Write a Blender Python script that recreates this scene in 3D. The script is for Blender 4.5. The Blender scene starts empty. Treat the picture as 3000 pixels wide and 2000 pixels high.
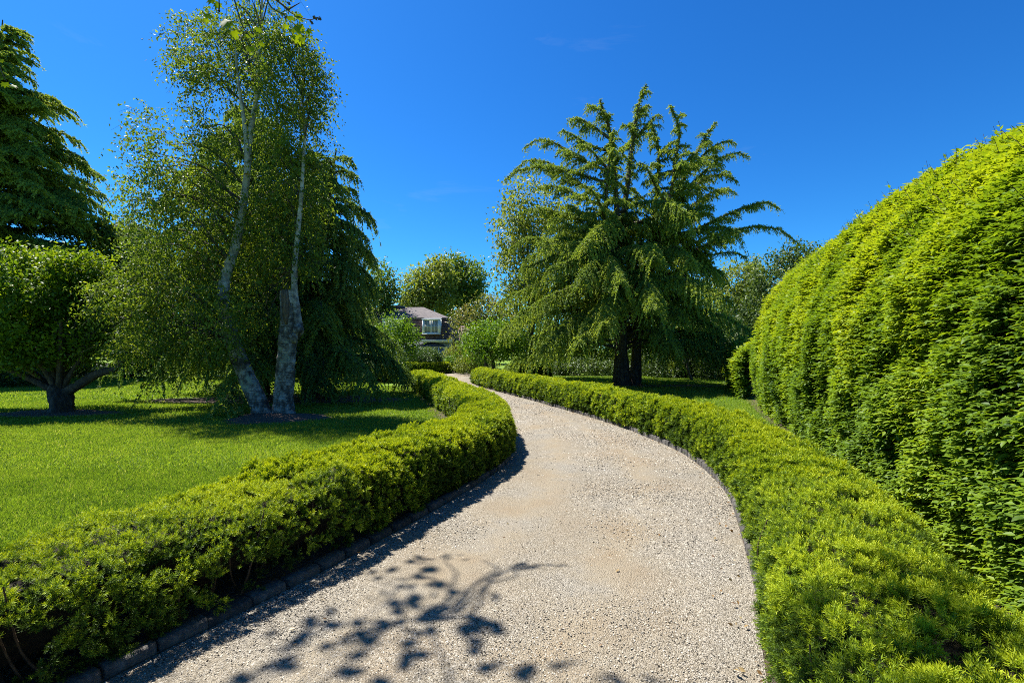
import bpy, math
import numpy as np
from mathutils import Vector

rng = np.random.default_rng(11)
F, CH, HZ = 1400.0, 1.9, 1025.0          # focal length and horizon of the 3000 px photograph, eye height (m)
SUN = np.array([-0.83, 0.56, 0.0]); SUN /= np.linalg.norm(SUN)
SUN_EL = math.radians(60)
SUN = np.array([SUN[0]*math.cos(SUN_EL), SUN[1]*math.cos(SUN_EL), math.sin(SUN_EL)])
col = bpy.context.scene.collection
UP = np.array([0.0, 0.0, 1.0])
K = 3000/2352.0

def gp(x, y):
    d = F*CH/(y-HZ); return np.array([(x-1500)/F*d, d, 0.0])
def at(x, y, d):
    return np.array([(x-1500)/F*d, d, CH+(HZ-y)/F*d])
def a2(x, y, d):                          # same, in the 2352 px measuring grid
    return at(x*K, y*K, d)

# ------------------------------------------------------------------ maths
def nrm(v):
    v = np.asarray(v, float)
    return v/np.maximum(np.linalg.norm(v, axis=-1, keepdims=True), 1e-9)
def rdir(n):
    return nrm(rng.normal(size=(n, 3)))
def frames(d, z):
    d = nrm(d); x = nrm(np.cross(d, z)); z2 = np.cross(x, d)
    return np.stack([x, d, z2], axis=-1)
def hash3(i):
    i = i.astype(np.int64)
    h = (i[..., 0]*374761393 + i[..., 1]*668265263 + i[..., 2]*1440662683 + 977) & 0xffffffff
    h = ((h ^ (h >> 13))*1274126177) & 0xffffffff
    h = ((h ^ (h >> 15))*1103515245 + 12345) & 0xffffffff
    return ((h ^ (h >> 16)) & 0xffff)/65535.0
def vnoise(P, s, seed=0):
    q = np.asarray(P, float)/s + seed*17.31
    i = np.floor(q); f = q-i; f = f*f*(3-2*f)
    out = 0
    for dx in (0, 1):
        for dy in (0, 1):
            for dz in (0, 1):
                w = (f[..., 0] if dx else 1-f[..., 0])*(f[..., 1] if dy else 1-f[..., 1])*(f[..., 2] if dz else 1-f[..., 2])
                out = out + w*hash3(i+np.array([dx, dy, dz]))
    return out
def catmull(pts, sub=12):
    p = np.asarray(pts, float); p = np.vstack([2*p[0]-p[1], p, 2*p[-1]-p[-2]])
    out = []
    for i in range(1, len(p)-2):
        t = np.linspace(0, 1, sub, endpoint=False)[:, None]
        a, b, c, d = p[i-1], p[i], p[i+1], p[i+2]
        out.append(.5*((2*b)+(-a+c)*t+(2*a-5*b+4*c-d)*t*t+(-a+3*b-3*c+d)*t**3))
    return np.vstack(out+[p[-2][None]])
class Path:
    def __init__(s, pts, sub=12):
        s.p = catmull(pts, sub); e = np.linalg.norm(np.diff(s.p, axis=0), axis=1)
        s.cum = np.concatenate([[0], np.cumsum(e)]); s.L = s.cum[-1]
    def at(s, u):
        u = np.clip(u, 0, s.L)
        return np.stack([np.interp(u, s.cum, s.p[:, k]) for k in range(s.p.shape[1])], -1)
    def tan(s, u):
        e = .12
        return nrm(s.at(np.clip(u+e, 0, s.L))-s.at(np.clip(u-e, 0, s.L)))

# ------------------------------------------------------------------ mesh buffers
class MB:
    def __init__(s): s.V = []; s.T = []; s.A = []; s.n = 0; s.I = []; s.cur = 0
    def add(s, V, T, A=None):
        V = np.asarray(V, float).reshape(-1, 3); T = np.asarray(T, np.int64).reshape(-1, 3)
        s.V.append(V); s.T.append(T+s.n); s.n += len(V)
        s.I.append(np.full(len(T), s.cur))
        s.A.append(np.full(len(T), .5) if A is None else np.broadcast_to(np.asarray(A, float), (len(T),)))
    def scatter(s, tv, tf, P, R, sc, A=None, tA=None):
        n = len(P)
        if n == 0: return
        sc = np.broadcast_to(np.asarray(sc, float), (n,))
        V = np.einsum('nij,mj->nmi', R, tv)*sc[:, None, None]+P[:, None, :]
        T = tf[None]+(np.arange(n)*len(tv))[:, None, None]
        a = np.zeros((n, len(tf)))+(.5 if A is None else np.asarray(A)[:, None])
        if tA is not None: a = a+tA[None]
        s.add(V.reshape(-1, 3), T.reshape(-1, 3), a.reshape(-1))
    def box(s, c, h, R=None, A=.5):
        g = np.array([[x, y, z] for x in (-1, 1) for y in (-1, 1) for z in (-1, 1)], float)*np.asarray(h)
        if R is not None: g = g@np.asarray(R).T
        t = [[0,1,3],[0,3,2],[4,6,7],[4,7,5],[0,4,5],[0,5,1],[2,3,7],[2,7,6],[0,2,6],[0,6,4],[1,5,7],[1,7,3]]
        s.add(g+np.asarray(c), t, A)
    def tube(s, P, r, k=6, A=.5, caps=False, wob=0.0):
        P = np.asarray(P, float); r = np.broadcast_to(np.asarray(r, float), (len(P),))
        t = nrm(np.gradient(P, axis=0)); ref = np.array([.13, .97, .21]) if abs(t[0] @ np.array([.13, .97, .21])) < .9 else np.array([1., 0, 0])
        x = nrm(np.cross(t, ref)); y = np.cross(t, x)
        a = np.linspace(0, 2*np.pi, k, endpoint=False)
        rr = r[:, None]*np.ones(k)[None]
        if wob: rr = rr*(1+wob*(rng.random(rr.shape)-.5)+wob*np.sin(a*3+rng.random()*6)[None])
        V = P[:, None]+rr[..., None]*(np.cos(a)[None, :, None]*x[:, None]+np.sin(a)[None, :, None]*y[:, None])
        n = len(P); i = np.arange(n-1)[:, None]*k; j = np.arange(k)[None]; j2 = (j+1) % k
        q = np.stack([i+j, i+j2, i+k+j2, i+k+j], -1).reshape(-1, 4)
        T = np.vstack([q[:, [0, 1, 2]], q[:, [0, 2, 3]]])
        V = V.reshape(-1, 3)
        if caps:
            V = np.vstack([V, P[0], P[-1]]); b = (n-1)*k
            T = np.vstack([T]+[[[n*k, (m+1) % k, m], [n*k+1, b+m, b+(m+1) % k]] for m in range(k)])
        s.add(V, T, A)
    def quad(s, a, b, c, d, A=.5):
        s.add([a, b, c, d], [[0, 1, 2], [0, 2, 3]], A)
    def make(s, name, mat, parent=None, smooth=False, origin=None):
        V = np.vstack(s.V) if s.V else np.zeros((0, 3)); T = np.vstack(s.T) if s.T else np.zeros((0, 3), int); A = np.concatenate(s.A) if s.A else np.zeros(0)
        if parent is not None: V = V-np.array(parent.location)
        elif origin is not None: V = V-np.asarray(origin)
        me = bpy.data.meshes.new(name)
        me.vertices.add(len(V)); me.vertices.foreach_set('co', V.astype(np.float32).ravel())
        me.loops.add(len(T)*3); me.loops.foreach_set('vertex_index', T.astype(np.int32).ravel())
        me.polygons.add(len(T)); me.polygons.foreach_set('loop_start', (np.arange(len(T))*3).astype(np.int32))
        me.polygons.foreach_set('loop_total', np.full(len(T), 3, np.int32))
        if smooth: me.polygons.foreach_set('use_smooth', np.ones(len(T), bool))
        at_ = me.attributes.new('rnd', 'FLOAT', 'FACE'); at_.data.foreach_set('value', A.astype(np.float32))
        me.update(); me.validate()
        for q in (mat if isinstance(mat, list) else [mat]): me.materials.append(q)
        if isinstance(mat, list): me.polygons.foreach_set('material_index', np.concatenate(s.I).astype(np.int32))
        o = bpy.data.objects.new(name, me); col.objects.link(o)
        if parent is not None: o.parent = parent
        elif origin is not None: o.location = origin
        return o
def tag(o, label=None, cat=None, group=None, kind=None):
    for k, v in (('label', label), ('category', cat), ('group', group), ('kind', kind)):
        if v: o[k] = v
    return o
def empty(name, loc, label, cat, group=None):
    o = bpy.data.objects.new(name, None); col.objects.link(o); o.location = [float(v) for v in loc]; o.empty_display_size = .3
    return tag(o, label, cat, group)

# ------------------------------------------------------------------ materials
def newmat(name):
    m = bpy.data.materials.new(name); m.use_nodes = True; nt = m.node_tree; nt.nodes.clear()
    return m, nt
def N(nt, t, **kw):
    n = nt.nodes.new(t)
    for k, v in kw.items():
        if k in n.inputs: n.inputs[k].default_value = v
        else: setattr(n, k, v)
    return n
def ramp(nt, stops):
    r = nt.nodes.new('ShaderNodeValToRGB'); e = r.color_ramp.elements
    while len(e) < len(stops): e.new(.5)
    for el, (p, c) in zip(e, stops):
        el.position = p; el.color = (*c, 1)
    return r
def leafmat(name, stops, trans=.35, tint=(1.25, 1.15, .45), rough=.45, spec=.35, big=0.0):
    m, nt = newmat(name); L = nt.links.new
    a = N(nt, 'ShaderNodeAttribute', attribute_name='rnd')
    r = ramp(nt, stops); L(a.outputs['Fac'], r.inputs[0])
    p = N(nt, 'ShaderNodeBsdfPrincipled', Roughness=rough); p.inputs['Specular IOR Level'].default_value = spec
    L(r.outputs[0], p.inputs['Base Color'])
    mu = N(nt, 'ShaderNodeMix', data_type='RGBA', blend_type='MULTIPLY'); mu.inputs[0].default_value = 1
    L(r.outputs[0], mu.inputs[6]); mu.inputs[7].default_value = (*tint, 1)
    t = N(nt, 'ShaderNodeBsdfTranslucent'); L(mu.outputs[2], t.inputs['Color'])
    mx = N(nt, 'ShaderNodeMixShader'); mx.inputs[0].default_value = trans
    L(p.outputs[0], mx.inputs[1]); L(t.outputs[0], mx.inputs[2])
    o = N(nt, 'ShaderNodeOutputMaterial'); L(mx.outputs[0], o.inputs[0])
    return m
def noisemat(name, stops, scale=8, detail=8, rough=.85, bump=.3, bscale=None, stretch=None, spec=.25, attr=0.0, dist=.02, distort=0.0):
    """object-space noise through a colour ramp, with bump"""
    m, nt = newmat(name); L = nt.links.new
    tc = N(nt, 'ShaderNodeTexCoord'); mp = N(nt, 'ShaderNodeMapping')
    if stretch: mp.inputs['Scale'].default_value = stretch
    L(tc.outputs['Object'], mp.inputs[0])
    n = N(nt, 'ShaderNodeTexNoise', Scale=scale, Detail=detail, Roughness=.65, Distortion=distort); L(mp.outputs[0], n.inputs[0])
    r = ramp(nt, stops); L(n.outputs[0], r.inputs[0])
    p = N(nt, 'ShaderNodeBsdfPrincipled', Roughness=rough); p.inputs['Specular IOR Level'].default_value = spec
    c = r.outputs[0]
    if attr:
        a = N(nt, 'ShaderNodeAttribute', attribute_name='rnd')
        mr = N(nt, 'ShaderNodeMapRange'); mr.inputs[3].default_value = 1-attr; mr.inputs[4].default_value = 1+attr
        L(a.outputs['Fac'], mr.inputs[0])
        mu = N(nt, 'ShaderNodeVectorMath', operation='SCALE'); L(c, mu.inputs[0]); L(mr.outputs[0], mu.inputs[3]); c = mu.outputs[0]
    L(c, p.inputs['Base Color'])
    n2 = N(nt, 'ShaderNodeTexNoise', Scale=bscale or scale*2.5, Detail=6); L(mp.outputs[0], n2.inputs[0])
    b = N(nt, 'ShaderNodeBump', Strength=bump, Distance=dist); L(n2.outputs[0], b.inputs['Height']); L(b.outputs[0], p.inputs['Normal'])
    o = N(nt, 'ShaderNodeOutputMaterial'); L(p.outputs[0], o.inputs[0])
    return m
def plain(name, c, rough=.6, spec=.4, metal=0):
    m, nt = newmat(name)
    p = N(nt, 'ShaderNodeBsdfPrincipled', Roughness=rough, Metallic=metal); p.inputs['Base Color'].default_value = (*c, 1); p.inputs['Specular IOR Level'].default_value = spec
    n = N(nt, 'ShaderNodeTexNoise', Scale=40.0); b = N(nt, 'ShaderNodeBump', Strength=.08, Distance=.01)
    nt.links.new(n.outputs[0], b.inputs['Height']); nt.links.new(b.outputs[0], p.inputs['Normal'])
    o = N(nt, 'ShaderNodeOutputMaterial'); nt.links.new(p.outputs[0], o.inputs[0])
    return m

M = {}
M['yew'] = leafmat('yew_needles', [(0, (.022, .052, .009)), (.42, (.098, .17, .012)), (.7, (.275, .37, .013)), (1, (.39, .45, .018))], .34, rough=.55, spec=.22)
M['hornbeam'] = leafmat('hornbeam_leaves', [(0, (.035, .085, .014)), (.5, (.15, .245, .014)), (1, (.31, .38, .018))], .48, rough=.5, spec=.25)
M['birch_leaf'] = leafmat('birch_leaves', [(0, (.06, .115, .022)), (.6, (.135, .205, .028)), (1, (.29, .34, .03))], .52, rough=.5, spec=.25)
M['glossy'] = leafmat('glossy_leaves', [(0, (.035, .09, .010)), (.55, (.115, .20, .012)), (1, (.26, .34, .018))], .42, rough=.5, spec=.25)
M['bright'] = leafmat('bright_leaves', [(0, (.06, .14, .012)), (.5, (.11, .22, .014)), (1, (.18, .29, .02))], .42, spec=.2)
M['mid'] = leafmat('mid_green_leaves', [(0, (.055, .11, .02)), (.5, (.12, .195, .03)), (1, (.21, .275, .042))], .42, spec=.2)
M['olive'] = leafmat('olive_leaves', [(0, (.09, .14, .03)), (.5, (.17, .225, .042)), (1, (.27, .31, .065))], .44, spec=.2)
M['blossom'] = leafmat('bronze_tipped_leaves', [(0, (.06, .09, .025)), (.6, (.16, .19, .05)), (.85, (.25, .25, .08)), (1, (.30, .20, .09))], .38, spec=.2)
M['dark'] = leafmat('dark_leaves', [(0, (.03, .06, .016)), (.6, (.065, .115, .026)), (1, (.125, .18, .042))], .34, rough=.5, spec=.3)
M['deodar'] = leafmat('cedar_needles', [(0, (.075, .135, .036)), (.5, (.18, .27, .055)), (1, (.31, .38, .066))], .45, rough=.6, spec=.2)
M['weeping'] = leafmat('weeping_needles', [(0, (.06, .12, .04)), (.5, (.145, .235, .06)), (1, (.25, .34, .07))], .45, rough=.6, spec=.2)
M['sycamore'] = leafmat('sycamore_leaves', [(0, (.06, .12, .008)), (.5, (.13, .20, .008)), (1, (.22, .27, .01))], .55, tint=(1.7, 1.6, .3), rough=.5, spec=.2)
M['grass'] = leafmat('grass_blades', [(0, (.07, .145, .020)), (.45, (.175, .28, .030)), (.9, (.285, .37, .055)), (1, (.40, .42, .17))], .5, rough=.5, spec=.25)
M['bark'] = noisemat('dark_bark', [(.3, (.02, .015, .012)), (.5, (.065, .05, .041)), (.75, (.15, .122, .102))], 11, bump=1.0, stretch=(1, 1, .3), dist=.03)
M['greybark'] = noisemat('grey_bark', [(.3, (.03, .025, .02)), (.55, (.08, .068, .055)), (.8, (.16, .14, .12))], 9, bump=.8, stretch=(1, 1, .35), dist=.03)
M['twig'] = noisemat('twig_bark', [(.3, (.03, .02, .012)), (.7, (.10, .07, .045))], 20, bump=.4)
M['inner'] = noisemat('twig_brown_core', [(.35, (.008, .007, .004)), (.55, (.028, .022, .012)), (.75, (.05, .045, .018))], 30, bump=1.0, dist=.05)
M['soil'] = noisemat('bark_mulch', [(.3, (.035, .024, .017)), (.55, (.105, .075, .055)), (.8, (.21, .16, .125))], 22, bump=1.0, dist=.04)
M['kerb'] = noisemat('kerb_stone', [(.3, (.038, .035, .031)), (.55, (.085, .079, .071)), (.8, (.16, .15, .135))], 24, bump=.6, attr=.3)
M['white'] = plain('white_paint', (.78, .79, .80), .45)
M['greywall'] = noisemat('blue_grey_render', [(.3, (.27, .30, .345)), (.7, (.32, .35, .395))], 6, bump=.15)
M['metalroof'] = plain('dark_lead_roof', (.05, .058, .075), .4)

def birchbark():
    m, nt = newmat('birch_bark'); L = nt.links.new
    tc = N(nt, 'ShaderNodeTexCoord'); mp = N(nt, 'ShaderNodeMapping'); mp.inputs['Scale'].default_value = (1, 1, .8)
    L(tc.outputs['Object'], mp.inputs[0])
    n1 = N(nt, 'ShaderNodeTexNoise', Scale=4.5, Detail=7, Roughness=.7); L(mp.outputs[0], n1.inputs[0])
    r1 = ramp(nt, [(.38, (.022, .018, .015)), (.48, (.10, .088, .075)), (.56, (.25, .23, .205)), (.70, (.45, .43, .40))]); L(n1.outputs[0], r1.inputs[0])
    mp2 = N(nt, 'ShaderNodeMapping'); mp2.inputs['Scale'].default_value = (2, 2, 14); L(tc.outputs['Object'], mp2.inputs[0])
    n2 = N(nt, 'ShaderNodeTexNoise', Scale=2.2, Detail=4); L(mp2.outputs[0], n2.inputs[0])
    r2 = ramp(nt, [(.38, (.25, .22, .2)), (.46, (1, 1, 1))]); L(n2.outputs[0], r2.inputs[0])
    mu = N(nt, 'ShaderNodeMix', data_type='RGBA', blend_type='MULTIPLY'); mu.inputs[0].default_value = .8
    L(r1.outputs[0], mu.inputs[6]); L(r2.outputs[0], mu.inputs[7])
    n3 = N(nt, 'ShaderNodeTexNoise', Scale=3.0, Detail=5); L(tc.outputs['Object'], n3.inputs[0])
    r3 = ramp(nt, [(.60, (0, 0, 0)), (.68, (1, 1, 1))]); L(n3.outputs[0], r3.inputs[0])
    mx = N(nt, 'ShaderNodeMix', data_type='RGBA'); L(r3.outputs[0], mx.inputs[0]); L(mu.outputs[2], mx.inputs[6]); mx.inputs[7].default_value = (.22, .25, .20, 1)
    sp = N(nt, 'ShaderNodeSeparateXYZ'); L(tc.outputs['Object'], sp.inputs[0])
    hz_ = N(nt, 'ShaderNodeMapRange'); hz_.inputs[1].default_value = 2.6; hz_.inputs[2].default_value = 5.5; hz_.inputs[4].default_value = .75; L(sp.outputs['Z'], hz_.inputs[0])   # younger bark higher up is paler
    r4 = ramp(nt, [(.3, (.16, .145, .13)), (.5, (.46, .44, .41)), (.7, (.62, .60, .57))]); L(n1.outputs[0], r4.inputs[0])
    m4 = N(nt, 'ShaderNodeMix', data_type='RGBA'); L(hz_.outputs[0], m4.inputs[0]); L(mx.outputs[2], m4.inputs[6]); L(r4.outputs[0], m4.inputs[7]); mx = m4
    p = N(nt, 'ShaderNodeBsdfPrincipled', Roughness=.8); L(mx.outputs[2], p.inputs['Base Color'])
    b = N(nt, 'ShaderNodeBump', Strength=.8, Distance=.03); L(n1.outputs[0], b.inputs['Height']); L(b.outputs[0], p.inputs['Normal'])
    o = N(nt, 'ShaderNodeOutputMaterial'); L(p.outputs[0], o.inputs[0])
    return m
M['birch'] = birchbark()

# ------------------------------------------------------------------ leaf templates (length 1 along +Y, face +Z)
LEAF4 = (np.array([[0, 0, 0], [.27, .42, .05], [0, 1, -.10], [-.27, .42, .05]], float), np.array([[0, 1, 2], [0, 2, 3]]))
LEAF6 = (np.array([[0, 0, 0], [.26, .35, .06], [0, .45, -.01], [-.26, .35, .06], [0, 1, -.16], [.17, .7, 0], [-.17, .7, 0]], float),
         np.array([[0, 1, 2], [0, 2, 3], [1, 5, 2], [2, 5, 4], [2, 4, 6], [3, 2, 6]]))
LEAFTRI = (np.array([[-.25, .1, 0], [.25, .1, 0], [0, 1, -.05]], float), np.array([[0, 1, 2]]))
def palmate():
    a = np.radians([0, 20, 38, 62, 80, 105, 130, 180, 230, 255, 280, 298, 322, 340])
    r = np.array([.62, .40, .62, .38, .55, .32, .45, .16, .45, .32, .55, .38, .62, .40])
    r[0] = .72
    P = np.stack([np.sin(a)*r, .45+np.cos(a)*r, -.25*(np.abs(np.sin(a))*r)**1.5], -1)
    V = np.vstack([[0, .45, .03], P]); n = len(P)
    return V, np.array([[0, 1+i, 1+(i+1) % n] for i in range(n)])
PALM = palmate()
def sprig(n, wid, ln):
    V = []; T = []; A = []
    for i in range(n):
        t = .08+.92*(i+.5)/n; az = i*2.39996+rng.random()*.4
        c = np.array([0, t*.75, 0]); rad = np.array([math.cos(az), 0, math.sin(az)*.75])
        fw = .35+.9*t*t
        d = nrm(np.array([0, fw, 0])+rad*.85); l = ln*(1-.25*t)*(.85+.3*rng.random())
        sd = nrm(np.cross(d, np.array([0, 1, .001])))
        sd = nrm(sd+.5*rng.normal(size=3)); b = len(V)
        mid = c+d*l*.45
        V += [c, mid+sd*wid, c+d*l, mid-sd*wid]; T += [[b, b+1, b+2], [b, b+2, b+3]]
        A += [(t-.55)*.45]*2
    return np.array(V), np.array(T), np.array(A)
def sprig_far(n, wid, ln):
    V = []; T = []; A = []
    for i in range(n):
        t = (i+.5)/n; az = i*2.39996+rng.random()
        c = np.array([0, t*.6, 0]); d = nrm(np.array([math.cos(az)*.9, .4+.7*t, math.sin(az)*.8]))
        sd = nrm(np.cross(d, rng.normal(size=3))); b = len(V)
        V += [c-sd*wid, c+sd*wid, c+d*ln]; T += [[b, b+1, b+2]]; A += [(t-.5)*.45]
    return np.array(V), np.array(T), np.array(A)
# ------------------------------------------------------------------ the driveway's two kerb lines, x / depth in metres
LEFT = Path([(-4.9, -2), (-3.25, .8), (-2.32, 2.76), (-1.98, 3.4), (-1.57, 4.2), (-.81, 5.9), (-.39, 7), (-.1, 7.9), (.0, 9), (-.06, 10.4), (-.34, 12), (-1.1, 14.6), (-2.35, 19.2), (-4.3, 25.6)])
RIGHT = Path([(.35, -1), (1.0, 1.4), (1.46, 2.73), (1.83, 3.55), (2.3, 4.77), (2.8, 6.2), (3.04, 7.5), (3.12, 8.75), (2.98, 10.1), (2.7, 11.67), (2.09, 13.8), (1.1, 16.9), (-.16, 20.5), (-1.75, 25.1), (-2.35, 27.6)])
def p3(p2, z=0.0):
    p2 = np.asarray(p2); return np.concatenate([p2, np.zeros(p2.shape[:-1]+(1,))+z], -1)

def ground_mat():
    m, nt = newmat('lawn_ground'); L = nt.links.new
    tc = N(nt, 'ShaderNodeTexCoord')
    n = N(nt, 'ShaderNodeTexNoise', Scale=.7, Detail=10, Roughness=.75); L(tc.outputs['Object'], n.inputs[0])
    r = ramp(nt, [(.3, (.06, .115, .018)), (.5, (.12, .19, .024)), (.72, (.18, .24, .035))]); L(n.outputs[0], r.inputs[0])
    p = N(nt, 'ShaderNodeBsdfPrincipled', Roughness=.9); L(r.outputs[0], p.inputs['Base Color']); p.inputs['Specular IOR Level'].default_value = .1
    n2 = N(nt, 'ShaderNodeTexNoise', Scale=60, Detail=4); L(tc.outputs['Object'], n2.inputs[0])
    b = N(nt, 'ShaderNodeBump', Strength=.8, Distance=.03); L(n2.outputs[0], b.inputs['Height']); L(b.outputs[0], p.inputs['Normal'])
    o = N(nt, 'ShaderNodeOutputMaterial'); L(p.outputs[0], o.inputs[0]); return m
def gravel_mat():
    m, nt = newmat('gravel_surface'); L = nt.links.new
    tc = N(nt, 'ShaderNodeTexCoord')
    v = N(nt, 'ShaderNodeTexVoronoi', Scale=105.0); L(tc.outputs['Object'], v.inputs[0])
    cr = ramp(nt, [(0, (.028, .025, .020)), (.2, (.095, .082, .062)), (.4, (.195, .170, .130)), (.75, (.25, .222, .175)), (1, (.35, .328, .285))])
    sep = N(nt, 'ShaderNodeSeparateColor'); L(v.outputs['Color'], sep.inputs[0]); L(sep.outputs[0], cr.inputs[0])
    big = N(nt, 'ShaderNodeTexNoise', Scale=.75, Detail=5, Roughness=.6); L(tc.outputs['Object'], big.inputs[0])
    r2 = ramp(nt, [(.36, (.225, .178, .120)), (.5, (.25, .210, .150)), (.66, (.245, .228, .195))]); L(big.outputs[0], r2.inputs[0])
    r3 = ramp(nt, [(.38, (.3, .3, .3)), (.62, (.8, .8, .8))]); L(big.outputs[0], r3.inputs[0])
    mx = N(nt, 'ShaderNodeMix', data_type='RGBA'); at_ = N(nt, 'ShaderNodeAttribute', attribute_name='rnd'); su = N(nt, 'ShaderNodeMath', operation='MULTIPLY_ADD'); L(at_.outputs['Fac'], su.inputs[0]); su.inputs[1].default_value = -.42; L(r3.outputs[0], su.inputs[2]); su.use_clamp = True; L(su.outputs[0], mx.inputs[0]); L(r2.outputs[0], mx.inputs[6]); L(cr.outputs[0], mx.inputs[7])
    p = N(nt, 'ShaderNodeBsdfPrincipled', Roughness=.9); p.inputs['Specular IOR Level'].default_value = .15; L(mx.outputs[2], p.inputs['Base Color'])
    b = N(nt, 'ShaderNodeBump', Strength=.9, Distance=.012); L(v.outputs['Distance'], b.inputs['Height']); b.invert = True
    L(b.outputs[0], p.inputs['Normal'])
    o = N(nt, 'ShaderNodeOutputMaterial'); L(p.outputs[0], o.inputs[0]); return m
M['ground'] = ground_mat(); M['gravel'] = gravel_mat()
M['stones'] = noisemat('gravel_stones', [(.3, (.205, .182, .145)), (.7, (.255, .232, .192))], 60, bump=.2, attr=.9)

g = MB(); R_ = 700
g.quad((-R_, -R_, 0), (R_, -R_, 0), (R_, R_, 0), (-R_, R_, 0))
tag(g.make('lawn', M['ground']), kind='structure')

# driveway: rings between the two kerb lines, then a widening fore-court by the house
n = 150
uu = np.linspace(0, 1, n)
Lp = LEFT.at(uu*LEFT.L); Rp = RIGHT.at(uu*RIGHT.L)
far_l = catmull([(-4.3, 25.6), (-5.0, 29), (-5.6, 33), (-5.6, 37.2), (-7.5, 40.2), (-12, 41.0)], 8)[1:]
far_r = catmull([(-2.35, 27.6), (-2.6, 30), (-2.4, 33), (-2.7, 37.5), (-5.5, 41.2), (-12, 42.2)], 8)[1:]
Lp = np.vstack([Lp, far_l]); Rp = np.vstack([Rp, far_r])
NW = 41; w = np.linspace(0, 1, NW)
G = p3(Lp[:, None]*(1-w[None, :, None])+Rp[:, None]*w[None, :, None])
crown = .03*np.sin(np.pi*w)[None]
G[..., 2] = .006+crown+.012*(vnoise(G, .8, 3)-.5)
G[..., 2] = np.maximum(G[..., 2], .005)
nr = len(Lp); i = np.arange(nr-1)[:, None]*NW; j = np.arange(NW-1)[None]
q = np.stack([i+j, i+j+1, i+NW+j+1, i+NW+j], -1).reshape(-1, 4)
um = np.broadcast_to((w[:-1]+w[1:])[None]/2, (nr-1, NW-1)).reshape(-1); um = um+.03*np.sin(np.repeat(np.arange(nr-1), NW-1)*.11)
ta = np.clip(np.exp(-((um-.30)/.085)**2)+np.exp(-((um-.68)/.075)**2), 0, 1)
g = MB(); g.add(G.reshape(-1, 3), np.vstack([q[:, [0, 1, 2]], q[:, [0, 2, 3]]]), np.concatenate([ta, ta]))
tag(g.make('driveway', M['gravel'], smooth=True), kind='structure')

# loose stones lying on it
g = MB()
OCT = (np.array([[1, 0, 0], [.2, 1, .05], [-.9, .3, 0], [-.3, -.95, .05], [.1, .05, .75]], float), np.array([[0, 1, 4], [1, 2, 4], [2, 3, 4], [3, 0, 4]]))
def on_drive(nn, d0, d1):
    u = rng.random(nn); d = d0+(d1-d0)*rng.random(nn); 
    lx = np.interp(d, LEFT.p[:, 1], LEFT.p[:, 0]); rx = np.interp(d, RIGHT.p[:, 1], RIGHT.p[:, 0])
    x = lx+(rx-lx)*u
    return np.stack([x, d, np.zeros(nn)], -1), u
for d0, d1, dens, sz in ((1.6, 4.2, 8600, .0052), (4.2, 7, 4200, .0066), (7, 11, 1500, .010), (11, 20, 500, .014)):
    nn = int((d1-d0)*3.5*dens); P, u = on_drive(nn, d0, d1)
    tr = np.exp(-((u-.30)/.09)**2)+np.exp(-((u-.70)/.08)**2)
    keep = rng.random(nn) < np.clip(.30+1.7*(vnoise(P, 1.1, 5)-.28)-.55*tr*vnoise(P, 2.5, 6), .05, 1)
    P, u = P[keep], u[keep]
    P[:, 2] = .006+.03*np.sin(np.pi*u)-.001
    R = frames(np.concatenate([rng.normal(size=(len(P), 2)), .25*rng.normal(size=(len(P), 1))], -1), UP+.35*rng.normal(size=(len(P), 3)))
    a = rng.random(len(P)); a = np.where(a < .2, .08*a, .22+.78*a)
    g.scatter(*OCT, P, R, sz*(.6+1.0*rng.random(len(P))**2), a)
tag(g.make('gravel', M['stones']), label='loose pale gravel stones over the driveway', cat='gravel', kind='stuff')

# earth strips under the hedges
def strip(path, side, u0, u1, o0, o1, name, label):
    us = np.linspace(u0, u1, 90); c = path.at(us); t = path.tan(us); nn = np.stack([-t[:, 1], t[:, 0]], -1)*side; g = MB()
    ws = np.linspace(0, 1, 5); V = []
    for k in range(len(us)):
        e = o1+.08*math.sin(k*1.7)+.06*rng.random()
        for w_ in ws:
            q = c[k]+nn[k]*(o0+(e-o0)*w_); V.append([q[0], q[1], .012+.028*math.sin(math.pi*w_)+.01*rng.random()*(0 < w_ < 1)])
    i = np.arange(len(us)-1)[:, None]*5; j = np.arange(4)[None]; q = np.stack([i+j, i+j+1, i+5+j+1, i+5+j], -1).reshape(-1, 4)
    g.add(V, np.vstack([q[:, [0, 1, 2]], q[:, [0, 2, 3]]])); tag(g.make(name, M['soil'], smooth=True), label, kind='structure')
strip(LEFT, 1, 0, LEFT.L, .0, 1.3, 'hedge_bed', 'bare earth under the left yew hedge')
strip(RIGHT, -1, 0, RIGHT.L, .0, 1.25, 'hedge_bed', 'bare earth under the right yew hedge')
strip(Path([(1.6, -1.9), (12.7, 27.3)]), -1, 0, 31, -.35, .8, 'hedge_bed', 'bare earth under the hornbeam hedges')

# a few dry leaves at the right-hand edge and on the drive
g = MB(); P, u = on_drive(420, 2.2, 24); P2 = []
for k in range(len(P)):
    e = rng.random()
    if e < .75:
        r_ = np.interp(P[k, 1], RIGHT.p[:, 1], RIGHT.p[:, 0]); P[k, 0] = r_-abs(rng.normal())*.16-.02
    P[k, 2] = .03+.01*rng.random()
R = frames(rdir(len(P))*[1, 1, .2], UP+.5*rng.normal(size=(len(P), 3)))
g.scatter(*LEAF4, P, R, .02+.03*rng.random(len(P)), rng.random(len(P)))
M['dryleaf'] = leafmat('dry_leaves', [(0, (.10, .045, .015)), (.6, (.25, .15, .06)), (1, (.30, .25, .12))], .2)
tag(g.make('fallen_leaves', M['dryleaf']), label='scattered dry leaves along the driveway edge', cat='leaves', kind='stuff')

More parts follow.
